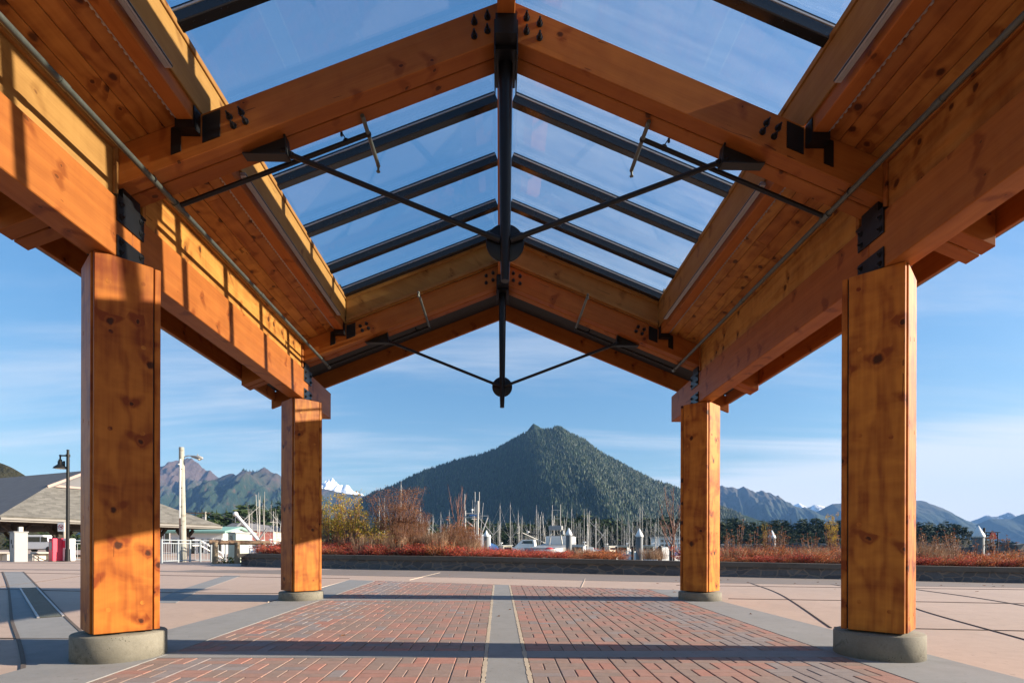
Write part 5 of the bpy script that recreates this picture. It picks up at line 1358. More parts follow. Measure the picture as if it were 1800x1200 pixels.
cb("radar", "paint_white", lambda m: (m.lathe((0, 0, 4.9), [(.25, 0), (.3, .08), (.25, .2), (.03, .24)], 16), m.tube((0, 0, 4.6), (0, 0, 4.95), .06, n=8), m.tube((.1, .2, 4.7), (.1, .2, 5.6), .015, n=5)))
cb("stripe", "paint_blue", lambda m: [m.bar((-4.0, s_*1.36, 1.45), (.2, s_*1.47, 1.6), .03, .08) for s_ in (-1, 1)])
# dinghy with a red cover
CS = 1.
p = at(965, 968, 62); t = thing("covered_skiff", (p.x, p.y, WZ), "skiff under a bright red cover right of the cabin cruiser", "skiff")
c0 = Vector((p.x, p.y, WZ+1.05)); rot = Matrix.Rotation(R(10), 3, 'Z')
cb("hull", "paint_white", lambda m: hull(m, 3.2, 1.4, .35, .2), t); cb("cover", "paint_red", lambda m: m.lathe((0, 0, .33), [(.6, 0), (.5, .15), (.25, .26), (.02, .3)], 16), t)
cb("cradle", "dock_wood", lambda m: (m.bb(-.8, -.6, -.6, .6, -1.0, -.3), m.bb(.6, .8, -.6, .6, -1.0, -.3)), t)
# near motor boats low behind the wall on the right
def runabout(px, Y, rz, cover, label):
    global c0, rot, CS, t
    CS = .62; Y *= 1.75
    p = at(px, 985, Y); t = thing("motor_boat", (p.x, p.y, WZ), label, "motor boat", "motor boats behind the wall"); c0 = Vector((p.x, p.y, WZ)); rot = Matrix.Rotation(rz, 3, 'Z')
    cb("hull", "paint_white", lambda m: hull(m, 6.5, 2.4, 1.3, .5, .9), t)
    k = cb("cabin", "paint_white", lambda m: m.poly([(-1., -.95, 1.4), (1.7, -.7, 1.6), (1.7, .7, 1.6), (-1., .95, 1.4), (-.9, -.85, 2.75), (.6, -.7, 2.7), (.6, .7, 2.7), (-.9, .85, 2.75)], [(0, 1, 2, 3), (4, 5, 6, 7), (0, 1, 5, 4), (1, 2, 6, 5), (2, 3, 7, 6), (3, 0, 4, 7)], .05), t)
    cb("windscreen", "window_glass", lambda m: m.prism([(1.42, -.6, 1.85), (1.42, .6, 1.85), (.72, .6, 2.6), (.72, -.6, 2.6)], (1, 0, 1), .03), k)
    cb("cover", cover, lambda m: m.bb(-2.6, -1.1, -1.0, 1.0, 1.35, 1.9, bevel=.08), t)
    cb("outboard", "paint_black", lambda m: (m.bb(-3.6, -3.25, -.2, .2, .9, 1.6, bevel=.05), m.bb(-3.5, -3.35, -.08, .08, .0, .9)), t)
    cb("grab_rail", "mast_metal", lambda m: m.path([(-.8, -.8, 2.76), (-.8, -.8, 2.95), (.5, -.6, 2.92), (.5, -.6, 2.7)], .02, 6), t)
runabout(1163, 33, R(200), "paint_blue", "white motor boat with a blue aft cover right of the thick piling")
runabout(1140, 42, R(15), "paint_teal", "white motor boat with a teal aft cover behind the thick piling")
runabout(1035, 46, R(185), "paint_cream", "white motor boat with a cream aft cover beside the green stained piling")
runabout(1100, 52, R(10), "paint_white", "all white motor boat left of the thick piling")
CS = 1.
# trawler with a gantry of aerials
p = at(1076, 920, 70); t = thing("trawler", (p.x, p.y, WZ), "grey trawler with twin aerials over a boxy crow's nest", "trawler"); c0 = Vector((p.x, p.y, WZ)); rot = Matrix.Rotation(R(70), 3, 'Z')
c0.x = at(977, 920, 70).x; t.location.x = c0.x; t["label"] = "grey trawler with twin tall aerials above a boxy crow's nest"
cb("hull", "paint_grey", lambda m: hull(m, 15, 4.6, 1.6, 1.3))
cb("wheelhouse", "paint_white", lambda m: m.bb(1., 4.5, -1.6, 1.6, 1.8, 3.1, bevel=.08))
cb("window", "window_glass", lambda m: m.bb(4.5, 4.53, -1.3, 1.3, 2.3, 2.9))
top = at(977, 925, 70).z-WZ
cb("mast", "mast_metal", lambda m: [m.tube((0, y, 1.6), (0, y*.55, top), .09, n=8) for y in (-.9, .9)]+[m.bar((0, -.9+.35*k/4, 2+k*1.1), (0, .9-.35*k/4, 2+k*1.1), .06, .06) for k in range(5)])
cb("crows_nest", "paint_grey", lambda m: (m.bb(-.4, .4, -.85, .85, top-.45, top+.1, bevel=.05), m.bb(-.3, .3, -1.05, -.87, top-1.0, top-.5)))
cb("aerial", "mast_metal", lambda m: (m.tube((0, .45, top), (0, .45, at(977, 887, 70).z-WZ), .05, .03, n=6))); cb("aerial", "mast_metal", lambda m: (m.tube((0, -.6, top), (0, -.6, at(977, 886, 70).z-WZ), .05, .03, n=6)))
cb("boom", "mast_metal", lambda m: (m.tube((.3, 1.5, 2.2), (-4, 3.2, top*.8), .07, .05, n=6), m.tube((.3, -1.5, 2.2), (-4, -3.2, top*.8), .07, .05, n=6)))
# fishing boat with crossed gear, tall aerials and a radar ball
t = thing("fishing_boat", (0, 0, WZ), "fishing boat with tall aerials, crossed poles and a white radar ball", "fishing boat"); p = at(838, 910, 58); c0 = Vector((p.x, p.y, WZ)); rot = Matrix.Rotation(R(95), 3, 'Z'); t.location = c0
def zz_(py): return at(838, py, 58).z-WZ
def yy_(px): return -(at(px, 900, 58).x-c0.x)
cb("hull", "paint_blue", lambda m: hull(m, 14, 4.4, 1.5, 1.2)); cb("wheelhouse", "paint_white", lambda m: m.bb(.5, 4, -1.5, 1.5, 1.6, 3., bevel=.08)); cb("window", "window_glass", lambda m: m.bb(4., 4.03, -1.2, 1.2, 2.2, 2.8))
cb("gantry", "mast_metal", lambda m: (m.tube((0, yy_(818), 1.5), (0, yy_(818), zz_(897)), .07, n=8), m.tube((0, yy_(840), 1.5), (0, yy_(840), zz_(880)), .09, n=8), m.bar((0, yy_(815), zz_(902)), (0, yy_(845), zz_(902)), .08, .08), m.bar((0, yy_(838), zz_(906)), (0, yy_(859), zz_(906)), .06, .06), m.bar((0, yy_(815), zz_(909)), (0, yy_(845), zz_(909)), .06, .06)))
for a_, b_ in (((817, 900), (817, 868)), ((835, 906), (835, 864)), ((842.5, 900), (842.5, 864))): cb("aerial", "mast_metal", lambda m: m.tube((0, yy_(a_[0]), zz_(a_[1])), (0, yy_(b_[0]), zz_(b_[1])), .045, .03, n=6))
cb("radar", "paint_white", lambda m: (m.ball((0, yy_(830), zz_(896)), .13), m.tube((0, yy_(830), zz_(902)), (0, yy_(830), zz_(897)), .03, n=6)))
cb("instrument_box", "paint_blue", lambda m: m.bb(-.15, .15, yy_(838), yy_(825), zz_(906.5), zz_(904)))
for a_, b_ in (((812, 905), (828, 962)), ((858, 908), (838, 962)), ((812, 908), (832, 925)), ((838, 915), (838, 960)), ((800, 960), (814, 918))): cb("trolling_pole", "mast_metal", lambda m: m.tube((.3, yy_(a_[0]), zz_(a_[1])), (.3, yy_(b_[0]), zz_(b_[1])), .07, n=6))
# white boom on the left
t = thing("loading_crane", tuple(at(455, 952, 40)), "white loading crane boom slanting over the kiosk", "crane")
mb = MB(); a_, b_ = at(414, 903, 40), at(454, 949, 40); mb.tube(a_, b_, .11, .13, n=10); mb.build("boom", "paint_white", t)
mb = MB(); mb.tube(b_, (b_.x, b_.y, WZ), .16, n=12); mb.build("pedestal", "iron", t); mb = MB(); mb.tube(a_, a_-Vector((0, 0, .6)), .02, n=6); mb.ball(a_, .18); mb.build("sheave", "paint_white", t); mb = MB(); mb.tube(a_, b_+Vector((.6, 0, .9)), .015, n=5); mb.tube(b_, b_+Vector((.6, 0, .9)), .05, n=6); mb.build("stay", "rig_wire", t)
# white multi-storey harbour building
p0, p1 = at(1160, 944, 120), at(1214, 944, 120); zb_ = WZ+.2
t = thing("harbour_building", ((p0.x+p1.x)/2, p0.y, zb_), "white two storey harbour building with rows of dark windows", "building")
mb = MB(); mb.bb(p0.x, p1.x, p0.y, p0.y+7, zb_, p0.z); mb.build("wall", "paint_white", t); mb = MB(); mb.bb(p0.x-.3, p1.x+.3, p0.y-.3, p0.y+7.3, p0.z, p0.z+.2); mb.build("roof", "paint_grey", t)
for rw in range(2):
    for i in range(7):
        x = p0.x+(p1.x-p0.x)*(i+.5)/7; zc = p0.z-.75-rw*.98
        mb = MB(); mb.bb(x-.32, x+.32, p0.y-.05, p0.y-.01, zc-.28, zc+.28); wn = mb.build("window", "window_glass", t); mb = MB(); mb.bb(x-.38, x+.38, p0.y-.09, p0.y-.051, zc-.36, zc-.29); mb.build("sill", "paint_white", wn)
# red daymark on its lattice tower
Y = 60; a_, b_ = at(1730, 980, Y), at(1757, 980, Y); zt = at(1745, 935, Y).z
t = thing("daymark", ((a_.x+b_.x)/2, Y, WZ), "red triangular daymark on a dark lattice frame beside the thickest piling", "daymark")
cx_ = (a_.x+b_.x)/2; hw = (b_.x-a_.x)/2; z0 = WZ
mb = MB()
for sx_ in (-1, 1):
    for dy in (0, .9): mb.tube((cx_+sx_*hw*.75, Y+dy, z0), (cx_+sx_*hw*.75, Y+dy, zt), .05, n=6)
nb_ = 5
for k in range(nb_):
    za, zb2 = z0+1.8+(zt-z0-1.8)*k/nb_, z0+1.8+(zt-z0-1.8)*(k+1)/nb_
    mb.tube((cx_-hw*.75, Y, za), (cx_+hw*.75, Y, zb2), .03, n=5); mb.tube((cx_+hw*.75, Y, za), (cx_-hw*.75, Y, zb2), .03, n=5); mb.tube((cx_-hw*.75, Y, zb2), (cx_+hw*.75, Y, zb2), .03, n=5)
mb.build("tower", "iron", t)
q = [at(1742.5, 935.5, Y-.15), at(1749.5, 935.5, Y-.15), at(1753, 946.5, Y-.15), at(1738, 946.5, Y-.15)]
mb = MB(); mb.prism([p-Vector((0, 0, 0)) for p in q], YV, .04); pn = mb.build("panel", "paint_red", t)
mb = MB(); ce = (q[0]+q[1]+q[2]+q[3])/4; mb.bb(ce.x-.03, ce.x+.03, q[0].y-.012, q[0].y-.002, ce.z-.12, ce.z+.12); mb.build("number", "paint_white", pn)
mb = MB(); mb.bb(cx_-hw, cx_+hw, Y-.1, Y+1., zt-.05, zt+.02); mb.build("platform", "iron", t); mb = MB(); mb.tube((cx_-hw*.6, Y+.4, zt), (cx_-hw*.6, Y+.4, zt+.5), .1, n=8); mb.build("lantern", "iron", t)
# rock breakwater
mb = MB(); rg = random.Random(4)
for i in range(520):
    f = rg.random(); p = at(1240, 960, 215).lerp(at(1790, 964, 150), f); r_ = rg.uniform(.5, 1.3); lay = rg.random(); c = Vector((p.x, p.y+rg.uniform(-3, 3)*(1-lay), WZ+lay*2.6))
    V = []; 
    for k in range(8): V.append(c+Vector(((-1, 1)[k & 1]*rg.uniform(.6, 1), (-1, 1)[k >> 1 & 1]*rg.uniform(.6, 1), (-1, 1)[k >> 2]*rg.uniform(.4, .9)))*r_)
    mb.raw(V, [(0, 1, 3, 2), (4, 6, 7, 5), (0, 4, 5, 1), (2, 3, 7, 6), (0, 2, 6, 4), (1, 5, 7, 3)])
bw = mb.build("breakwater", "rock_grey", None); tag(bw, "long grey rock breakwater at the foot of the wooded island", "breakwater")
# ------------------------------------------------------------------ trees beyond the harbour
def spruce(h, w, seed, mat, broad=False):
    rg = random.Random(seed); t = thing("conifer", (0, 0, -200), "c", "conifer"); off = Vector((0, 0, -200))
    mb = MB(); mb.tube((0, 0, -.5), (0, 0, h*.95), h*.018, h*.004, n=7); mb.v = [p+off for p in mb.v]; mb.build("trunk", "bark", t)
    mb = MB(); n = 26 if not broad else 20
    z0 = .12 if not broad else .30
    for i in range(n):
        f = (i+.5)/n; z = h*(z0+(1-z0)*f)
        rad = w*.5*((1-f)**.8*(.85+.3*rg.random())+.03) if not broad else w*.5*(math.sin(math.pi*min(.98, .2+.78*f))**.7*(.6+.55*rg.random()))
        nb = 8 if not broad else 7
        for k in range(nb):
            if rg.random() < .16: continue
            a = rg.random()*6.283; L = rad*rg.uniform(.55, 1.15); d = Vector((math.cos(a), math.sin(a), 0)); sd = Vector((-d.y, d.x, 0)); r1 = min(1, max(0, rg.gauss(.45, .22)))
            droop = -.32*L if not broad else rg.uniform(-.1, .35)*L
            m = 3
            for j in range(m):
                s = d*(L*(.25+.75*j/m)); wd = L*.26*(1-.2*j); c = Vector((0, 0, z))+s+Vector((0, 0, droop*(j/m)**1.3))
                tip = c+d*(L*.42)+Vector((rg.uniform(-1, 1), rg.uniform(-1, 1), rg.uniform(-.6, .4)))*L*.12+Vector((0, 0, droop*.2))
                mb.raw([c-sd*wd+Vector((0, 0, -.10*L)), c+Vector((0, 0, .10*L)), c+sd*wd+Vector((0, 0, -.10*L)), tip], [(0, 1, 3), (1, 2, 3)], 0, False, None, min(1, max(0, r1+rg.uniform(-.15, .15))))
    if not broad:
        for k in range(6): a = k*1.05; mb.raw([Vector((math.cos(a)*.25, math.sin(a)*.25, h*.93)), Vector((math.cos(a+1)*.25, math.sin(a+1)*.25, h*.93)), Vector((0, 0, h*1.03))], [(0, 1, 2)], 0, False, None, .5)
    mb.v = [p+off for p in mb.v]; mb.build("crown", mat, t, fix=False); return t
TS = [spruce(18, 7, 1, "needle_dark"), spruce(18, 8.5, 2, "needle_mid"), spruce(18, 7.5, 3, "needle_dark")]
TB = [spruce(18, 13, 4, "needle_dark", True), spruce(18, 14, 5, "needle_mid", True), spruce(18, 11, 6, "needle_mid", True)]
rng = random.Random(99)
def tree(src, px, pyt, Y, label, group, zb=None):
    p = at(px, pyt, Y); zg = zb if zb is not None else -1.; s = max(.2, (p.z-zg)/18.5)
    wv = s*rng.uniform(.85, 1.15)
    if s > 1.6: wv = s*.75
    put(src, (p.x, p.y, zg), label, group, rng.random()*6.3, (wv, wv, s))
# island on the right: top edge of the wood read off the photograph
WOOD = []
def mass(src, px, pyt, Y, zg):
    p = at(px, pyt, Y); s = max(.2, (p.z-zg)/18.5); WOOD.append((src, Vector((p.x, p.y, zg)), rng.random()*6.3, s))
def build_mass(name):
    global WOOD
    me = bpy.data.meshes.new(name); V = []; Fc = []; rn = []
    for src, p, a, s in WOOD:
        cr = [c for c in src.children if c.name.startswith('crown')][0].data; b = len(V); ca, sa = math.cos(a)*s, math.sin(a)*s
        for v in cr.vertices: V.append((p.x+v.co.x*ca-v.co.y*sa, p.y+v.co.x*sa+v.co.y*ca, p.z+v.co.z*s))
        rn += [d.value for d in cr.attributes['rnd'].data]; Fc += [tuple(b+i for i in f.vertices) for f in cr.polygons]
    me.from_pydata(V, [], Fc); me.materials.append(MAT['needle_dark']); at_ = me.attributes.new('rnd', 'FLOAT', 'POINT'); at_.data.foreach_set('value', rn)
    o = bpy.data.objects.new(name, me); COL.objects.link(o); tag(o, kind='stuff'); WOOD = []
def interp(prof, x):
    for (a, b), (c, d) in zip(prof, prof[1:]):
        if a <= x <= c: return b+(d-b)*(x-a)/(c-a)
    return prof[0][1] if x < prof[0][0] else prof[-1][1]
ISL = [(1235, 908), (1268, 908), (1300, 912), (1345, 911), (1380, 909), (1420, 912), (1475, 914), (1520, 916), (1560, 916), (1610, 916), (1660, 918), (1700, 924), (1718, 930)]
for row, (dY, dp) in enumerate(((300, 0), (285, 7), (270, 16), (256, 25), (244, 34))):
    px = 1236+row*2
    while px < 1716:
        top = interp(ISL, px)+dp+rng.gauss(0, 3.2 if row == 0 else 3.6)
        zg = 1.2+max(0, (4-row)*1.6)
        if top < 957:
            if row in (1, 2): mass(rng.choice(TB), px, top, dY+rng.uniform(-5, 5), zg)
            else: tree(rng.choice(TB+TB+TS[:2] if row < 4 else TB), px, top, dY+rng.uniform(-5, 5), "dark conifer in the wood on the island right of the harbour", "conifers of the island wood", zg)
        px += rng.uniform(8, 13) if row in (0, 3, 4) else rng.uniform(6, 10)
build_mass("island_wood")
for px in range(1716, 1792, 7): tree(rng.choice(TB), px+rng.uniform(-3, 3), 946+(px-1716)*.10+rng.gauss(0, 2), 330, "small conifer on the low far point right of the daymark", "conifers on the far point", -1.5)
# belt behind the masts
BELT = [(560, 905), (640, 915), (760, 918), (800, 914), (860, 912), (950, 914), (985, 905), (1030, 902), (1060, 906), (1100, 910), (1140, 906), (1180, 902), (1240, 903)]
for row, (dY, dp) in enumerate(((260, 0), (246, 9), (234, 18))):
    px = 566+row*3
    while px < 1240:
        top = interp(BELT, px)+dp+rng.gauss(0, 3.5)
        if top < 950:
            if row: mass(rng.choice(TS+TB), px, top, dY+rng.uniform(-6, 6), -.5)
            else: tree(rng.choice(TS+TB), px, top, dY+rng.uniform(-6, 6), "dark conifer in the belt of trees behind the sailboat masts", "conifers behind the masts", -.5)
        px += rng.uniform(8, 13)
build_mass("shore_wood")
# trees on the left, by the houses
LEFT = [(330, 896), (352, 893), (375, 892), (398, 893), (430, 888), (445, 880), (470, 881), (490, 880), (505, 886), (548, 897)]
for row, (dY, dp) in enumerate(((150, 0), (138, 9), (128, 18))):
    px = 332+row*4
    while px < 560:
        top = interp(LEFT, px)+dp+rng.gauss(0, 3)
        tree(rng.choice(TB+TB+TS), px, top, dY+rng.uniform(-5, 5), "dark conifer on the shore behind the left hand houses", "conifers behind the houses", -.5)
        px += rng.uniform(11, 17)
for i in range(7): tree(TB[1], 20+i*19, 935+rng.uniform(-8, 8), 100+rng.uniform(-5, 5), "bushy tree seen through the shelter posts", "trees beyond the shelter", -.5)
for r_ in TS+TB: drop(r_)

# ------------------------------------------------------------------ mountains
def fbm(x, y, s, o=5): return mnoise.fractal(Vector((x/s, y/s, 3.7)), .9, 2.1, o)
def spline_prof(pts, Y):
    P = [at(px, py, Y) for px, py in pts]; return [(p.x, p.z) for p in P]
HM = {}
def mountain(name, label_mat, pts, Y, s_front, s_back, res, rough, nscale, spur=0., seed=0, base=-4., jag=.06, jscale=60.):
    prof = spline_prof(pts, Y); xa, xb = prof[0][0], prof[-1][0]
    pk = max(prof, key=lambda q: q[1]); hmax = pk[1]
    def h(x, y):
        t = y-Y
        bend = spur*min(0, t)                      # the crest leans sideways on its way down to the viewer
        P_ = interp(prof, min(max(x-bend, xa), xb))
        fall = -t*s_front if t < 0 else t*s_back
        f = min(1., abs(t)/250.)
        ridge = (1-abs(fbm(x-bend+seed, y*.22+seed, nscale, 5)))-.62
        n = fbm(x+seed*3, y*.5+seed, nscale*.35, 5)
        return P_-fall+f*rough*(ridge*1.1+n*.5)+jag*rough*n+jag*rough*.8*fbm(x*1.0+seed, y*.4, jscale, 4)
    ya = Y-hmax/s_front-60; yb = Y+hmax/s_back*.5
    X = [xa+(xb-xa)*i/res[0] for i in range(res[0]+1)]; YY = [ya+(Y-ya)*(j/res[1]) for j in range(res[1]+1)]+[Y+(yb-Y)*(j/10)**1.3 for j in range(1, 11)]
    V = [(x, y, max(base, h(x, y))) for y in YY for x in X]; nx = len(X)
    mb = MB(); mb.raw(V, [(j*nx+i, j*nx+i+1, (j+1)*nx+i+1, (j+1)*nx+i) for j in range(len(YY)-1) for i in range(nx-1)], 0, True)
    o = mb.build(name, label_mat, None, fix=False); tag(o, kind="structure"); HM[name] = (h, xa, xb, ya, Y); return o, h, (xa, xb, ya, Y)
Z = lambda L, off, k: [(p[0]/k+off[0], p[1]/k+off[1]) for p in L]
VER = [(560, 945), (600, 925)]+Z([(100, 440), (170, 405), (250, 380), (330, 340), (400, 305), (480, 282), (560, 252), (600, 243), (650, 235), (720, 212), (780, 190), (850, 150), (910, 118), (960, 104), (1000, 101), (1030, 97), (1060, 88), (1085, 90), (1130, 120), (1200, 152), (1250, 190), (1300, 222), (1370, 258), (1440, 295), (1500, 328), (1560, 355), (1620, 372), (1680, 395)], (600, 720), 2.8125)+[(1260, 888), (1330, 912), (1420, 945), (1500, 962)]
m1, h1, b1_ = mountain("mountain", "hill_forest", VER, 1900., .55, .8, (230, 110), 20., 265., spur=-.10, seed=2., jscale=38.)
mountain("mountain_crag", "hill_forest", [(890, 800), (910, 772)]+Z([(915, 112), (925, 95), (938, 80), (950, 67), (962, 74), (978, 82), (990, 96), (1002, 102)], (600, 720), 2.8125)+[(965, 768), (985, 800)], 2120., .9, 1., (40, 40), 14., 76., seed=5.)
def forest(name, h, bnd, n, hgt, seed, cond=None, label=None, x0=None, x1=None):
    rg = random.Random(seed); mb = MB(); xa, xb, ya, Y = bnd; cnt = 0; V = []; Fc = []; rn = []
    while cnt < n:
        x = rg.uniform(x0 if x0 is not None else xa, x1 if x1 is not None else xb); y = rg.uniform(ya, Y+30); z = h(x, y)
        if z < 0 or (cond and not cond(x, y, z, rg)): cnt += .05; continue
        hh = hgt*rg.uniform(.55, 1.25); r_ = hh*rg.uniform(.20, .32); b = len(V); a0 = rg.random()*1.5
        for k in range(4): V.append((x+math.cos(a0+k*1.571)*r_, y+math.sin(a0+k*1.571)*r_, z-2))
        V.append((x, y, z+hh))
        for k in range(4): Fc.append((b+k, b+(k+1) % 4, b+4))
        r1 = min(.94, max(0, rg.gauss(.45, .2))) if rg.random() > .05 else rg.uniform(.93, 1); rn += [r1]*5; cnt += 1
    me = bpy.data.meshes.new(name); me.from_pydata(V, [], Fc); me.materials.append(MAT["needle_far"]); a = me.attributes.new("rnd", 'FLOAT', 'POINT'); a.data.foreach_set("value", rn)
    o = bpy.data.objects.new(name, me); COL.objects.link(o); tag(o, kind="stuff"); return o
xl, xr = at(590, 900, 1900).x, at(1300, 900, 1900).x
forest("mountain_forest", h1, b1_, 52000, 9.6, 5, x0=xl, x1=xr)
LB = [(230, 925)]+Z([(0, 330), (65, 285), (100, 270), (150, 240), (190, 215), (215, 196), (250, 186), (280, 180), (310, 182), (345, 195), (380, 215), (450, 265), (520, 315), (575, 350), (650, 395), (800, 470), (1000, 560)], (270, 770), 5)
mountain("brown_mountain", "hill_brown", LB, 4200., .6, .8, (200, 90), 150., 300., spur=.12, seed=11., jag=.14)
LB2 = [(330, 925)]+Z([(450, 430), (550, 368), (600, 333), (660, 318), (740, 321), (790, 300), (850, 288), (915, 286), (940, 258), (970, 250), (1010, 268), (1060, 300), (1115, 340), (1200, 385), (1300, 430)], (270, 770), 5)+[(560, 868), (590, 885), (640, 915)]
m2, h2, b2_ = mountain("wooded_mountain", "hill_brown", LB2, 3500., .6, .8, (200, 90), 120., 260., spur=.2, seed=23., jag=.10)
forest("mountain_forest", h2, b2_, 6500, 20., 8, cond=lambda x, y, z, rg: fbm(x, y, 260, 3) > -.05+.0009*(z-150))
mountain("snow_mountain", "hill_snow", [(520, 905), (545, 875)]+Z([(80, 60), (110, 25), (130, 8), (150, 2), (175, 10), (200, 22), (250, 50), (300, 75), (350, 92), (400, 112), (450, 150), (500, 175), (545, 197), (640, 250)], (555, 840), 7.06)+[(665, 890), (690, 905)], 6200., .8, .8, (160, 70), 120., 200., seed=31., jag=.22)
mountain("foothill", "hill_brown", [(530, 890)]+Z([(0, 120), (80, 128), (160, 135), (240, 160), (400, 190), (560, 210), (620, 220), (720, 190), (820, 165), (870, 130), (930, 100), (1005, 105), (1100, 160)], (555, 840), 7.06)+[(730, 880), (760, 905)], 4600., .6, .8, (120, 60), 90., 330., spur=.1, seed=37.)
RB = [(1140, 905), (1180, 880), (1215, 862)]+Z([(60, 40), (155, 70), (200, 85), (250, 99), (300, 99), (325, 110), (350, 119), (380, 100), (405, 87), (430, 96), (450, 110), (475, 125), (500, 150), (530, 158), (560, 155), (590, 151), (620, 149), (645, 158), (665, 153), (690, 175), (710, 186), (740, 186), (765, 181), (800, 205), (850, 245), (900, 275), (950, 300), (1050, 322), (1150, 347), (1200, 370), (1300, 420)], (1240, 840), 6)+[(1500, 930)]
mountain("blue_mountain", "hill_blue", RB, 5000., .62, .8, (240, 80), 150., 330., spur=.15, seed=41., jag=.10)
mountain("snow_mountain", "hill_snow", [(1370, 900)]+Z([(900, 300), (930, 284), (985, 261), (1010, 272), (1030, 285), (1080, 312), (1110, 302), (1150, 279), (1200, 285), (1260, 302), (1300, 320)], (1240, 840), 6)+[(1475, 905)], 7200., .9, .8, (60, 40), 60., 260., seed=47.)
mountain("blue_mountain", "hill_blue", [(1400, 925)]+Z([(1150, 365), (1200, 345), (1240, 320), (1280, 300), (1340, 268), (1405, 267)], (1240, 840), 6)+[(1520, 880), (1560, 876)]+Z([(100, 130), (145, 127), (200, 125), (250, 140), (300, 165), (375, 190), (450, 215), (510, 245), (560, 275), (640, 320), (720, 360), (850, 402), (950, 450)], (1590, 860), 6.667)+[(1760, 940)], 5400., .6, .8, (150, 60), 60., 480., seed=53.)
mountain("snow_mountain", "hill_snow", [(1680, 930)]+Z([(700, 400), (770, 376), (840, 350), (900, 325), (940, 308), (970, 299), (1000, 308), (1020, 320), (1060, 318), (1100, 310), (1140, 297), (1180, 285), (1205, 272), (1230, 268), (1260, 280), (1290, 296), (1340, 305)], (1590, 860), 6.667)+[(1840, 905), (1900, 915)], 7300., .8, .8, (90, 40), 60., 260., seed=59.)
mountain("blue_mountain", "hill_blue", [(1690, 935)]+Z([(760, 430), (850, 408), (920, 378), (980, 349), (1040, 344), (1100, 345), (1180, 348), (1250, 345), (1290, 325), (1330, 305), (1370, 290), (1400, 284)], (1590, 860), 6.667)+[(1830, 897), (1900, 905), (1960, 930)], 5200., .6, .8, (100, 50), 60., 400., seed=61.)
mountain("wooded_hill", "hill_olive", [(-160, 780), (-60, 795), (0, 812), (20, 820), (45, 836), (80, 850), (130, 875), (180, 900)], 420., .7, .8, (60, 40), 10., 60., seed=67.)
mountain("low_shore", "shore_dark", [(1600, 958), (1660, 955), (1720, 955), (1800, 957), (1880, 958)], 1100., .2, .5, (40, 20), 3., 100., seed=71.)
# land under the woods
mountain("island", "shore_dark", [(1180, 962), (1215, 952), (1260, 944), (1320, 940), (1400, 938), (1500, 939), (1620, 940), (1680, 944), (1720, 954), (1735, 966)], 292., .16, .4, (60, 24), 1.2, 30., seed=73.)
mountain("far_shore", "shore_dark", [(500, 962), (540, 950), (700, 946), (900, 946), (1100, 946), (1230, 948), (1300, 962)], 262., .12, .4, (60, 20), 1., 30., seed=79.)
mountain("left_shore", "shore_dark", [(300, 950), (340, 944), (420, 942), (500, 944), (545, 950), (580, 964)], 150., .06, .3, (50, 20), .5, 20., seed=83.)
# ------------------------------------------------------------------ sky, sun, air
w = bpy.data.worlds.new("World"); SC.world = w; w.use_nodes = True; nt = w.node_tree; nt.nodes.clear(); T = NT(nt)
EL, AZ = math.atan(.352), math.atan2(1, -.06)          # bearing measured from +Y towards +X
sky = T.n("ShaderNodeTexSky", sky_type='NISHITA', sun_disc=False, sun_elevation=EL, sun_rotation=AZ, altitude=0, air_density=1.0, dust_density=.6, ozone_density=1.2)
gen = T.n("ShaderNodeTexCoord").outputs["Generated"]; s = T.n("ShaderNodeSeparateXYZ", {0: gen})
zz = T.math('ADD', T.math('MAXIMUM', s.outputs[2], 0.), .10)
u = T.math('DIVIDE', s.outputs[0], zz); v = T.math('DIVIDE', s.outputs[1], zz)
cp_ = T.n("ShaderNodeCombineXYZ", {0: u, 1: v, 2: 0.}).outputs[0]
n1 = T.noise(T.mapping(cp_, (.24, .95, 1), (3.1, 1.7, 0), (0, 0, R(14))), 1.25, 9, .60, .55)
n2 = T.noise(T.mapping(cp_, (.10, .22, 1), (7.4, 0.3, 0)), 1.0, 4, .6)
low = T.n("ShaderNodeMapRange", {0: s.outputs[2], 1: .06, 2: .19, 3: 1., 4: 0.}).outputs[0]
right = T.n("ShaderNodeMapRange", {0: s.outputs[0], 1: .15, 2: .62, 3: .0, 4: 1.}).outputs[0]
bias = T.math('ADD', T.math('MULTIPLY', T.math('MULTIPLY', low, right), .85), T.math('MULTIPLY', T.math('SUBTRACT', n2, .5), .5))
cl = T.math('ADD', n1, bias)
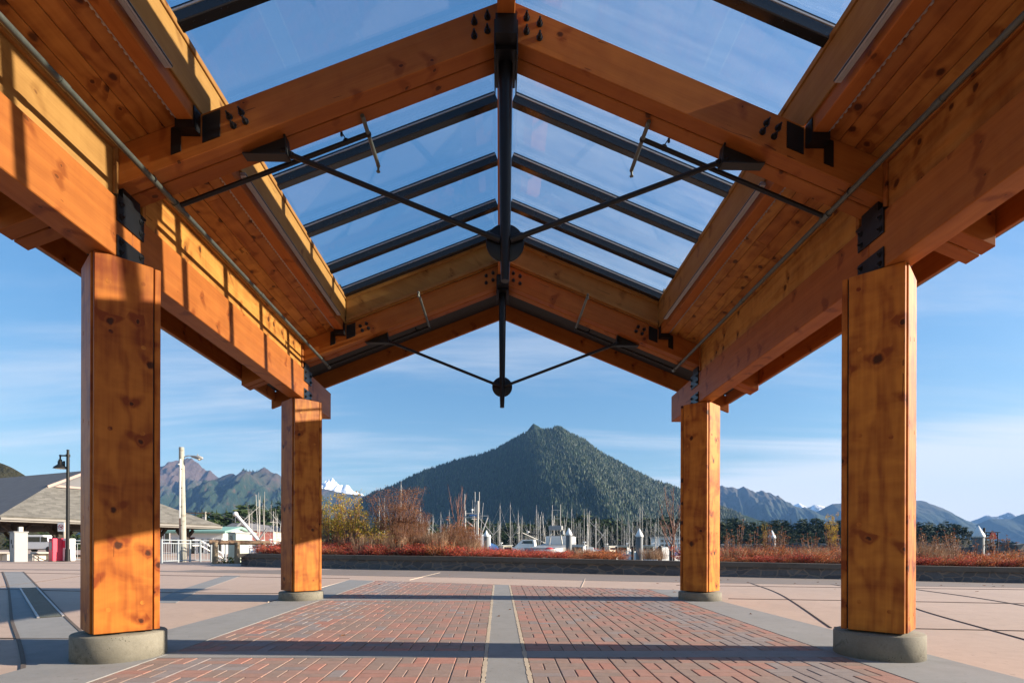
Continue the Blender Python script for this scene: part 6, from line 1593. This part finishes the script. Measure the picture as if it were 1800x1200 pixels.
cl = T.n("ShaderNodeMapRange", {0: cl, 1: .42, 2: .80, 3: 0., 4: 1.}, interpolation_type='SMOOTHSTEP').outputs[0]
fade = T.n("ShaderNodeMapRange", {0: s.outputs[2], 1: .0, 2: .62, 3: 1., 4: .10}).outputs[0]
cl = T.math('MULTIPLY', cl, fade)
cloud = (CLOUD, CLOUD*.99, CLOUD*.99)
blue = T.n("ShaderNodeHueSaturation", {"Saturation": SAT, "Color": sky.outputs[0]}).outputs[0]
lift = T.n("ShaderNodeMapRange", {0: s.outputs[2], 1: .1, 2: .75, 3: 1., 4: LIFT}).outputs[0]
blue = T.mix(1., blue, T.n("ShaderNodeCombineColor", {0: lift, 1: lift, 2: lift}).outputs[0], 'MULTIPLY')
c = T.mix(cl, blue, cloud)
bg = T.n("ShaderNodeBackground", {"Color": c, "Strength": SKY}); out = T.n("ShaderNodeOutputWorld"); nt.links.new(bg.outputs[0], out.inputs[0])
sd = bpy.data.lights.new("sun", 'SUN'); sd.energy = SUN; sd.angle = R(.53); sd.color = (1., .87, .70)
so = bpy.data.objects.new("sun", sd); COL.objects.link(so)
dirv = Vector((1, -.06, .352)).normalized(); so.rotation_euler = dirv.to_track_quat('Z', 'Y').to_euler(); so.location = (30, -2, 20)
if HAZE:
    hz, nt, out = new_mat("haze_air"); T = NT(nt)
    pv = T.n("ShaderNodeVolumePrincipled", {"Color": (.24, .50, 1., 1), "Density": HAZE, "Anisotropy": .0}); nt.links.new(pv.outputs[0], out.inputs["Volume"])
    mb = MB(); mb.bb(-8200, 8200, -300, 8600, -8., 1050.); o = mb.build("haze", "haze_air"); tag(o, kind="stuff")
SC.view_settings.view_transform = 'Standard'; SC.view_settings.look = 'None'; SC.view_settings.gamma = 1; SC.view_settings.exposure = EXPO
SC.view_settings.use_curve_mapping = False
cy = SC.cycles; cy.use_denoising = True; cy.max_bounces = 10; cy.diffuse_bounces = 5; cy.glossy_bounces = 4; cy.transparent_max_bounces = 24; cy.volume_bounces = 0
cy.caustics_reflective = False; cy.caustics_refractive = False
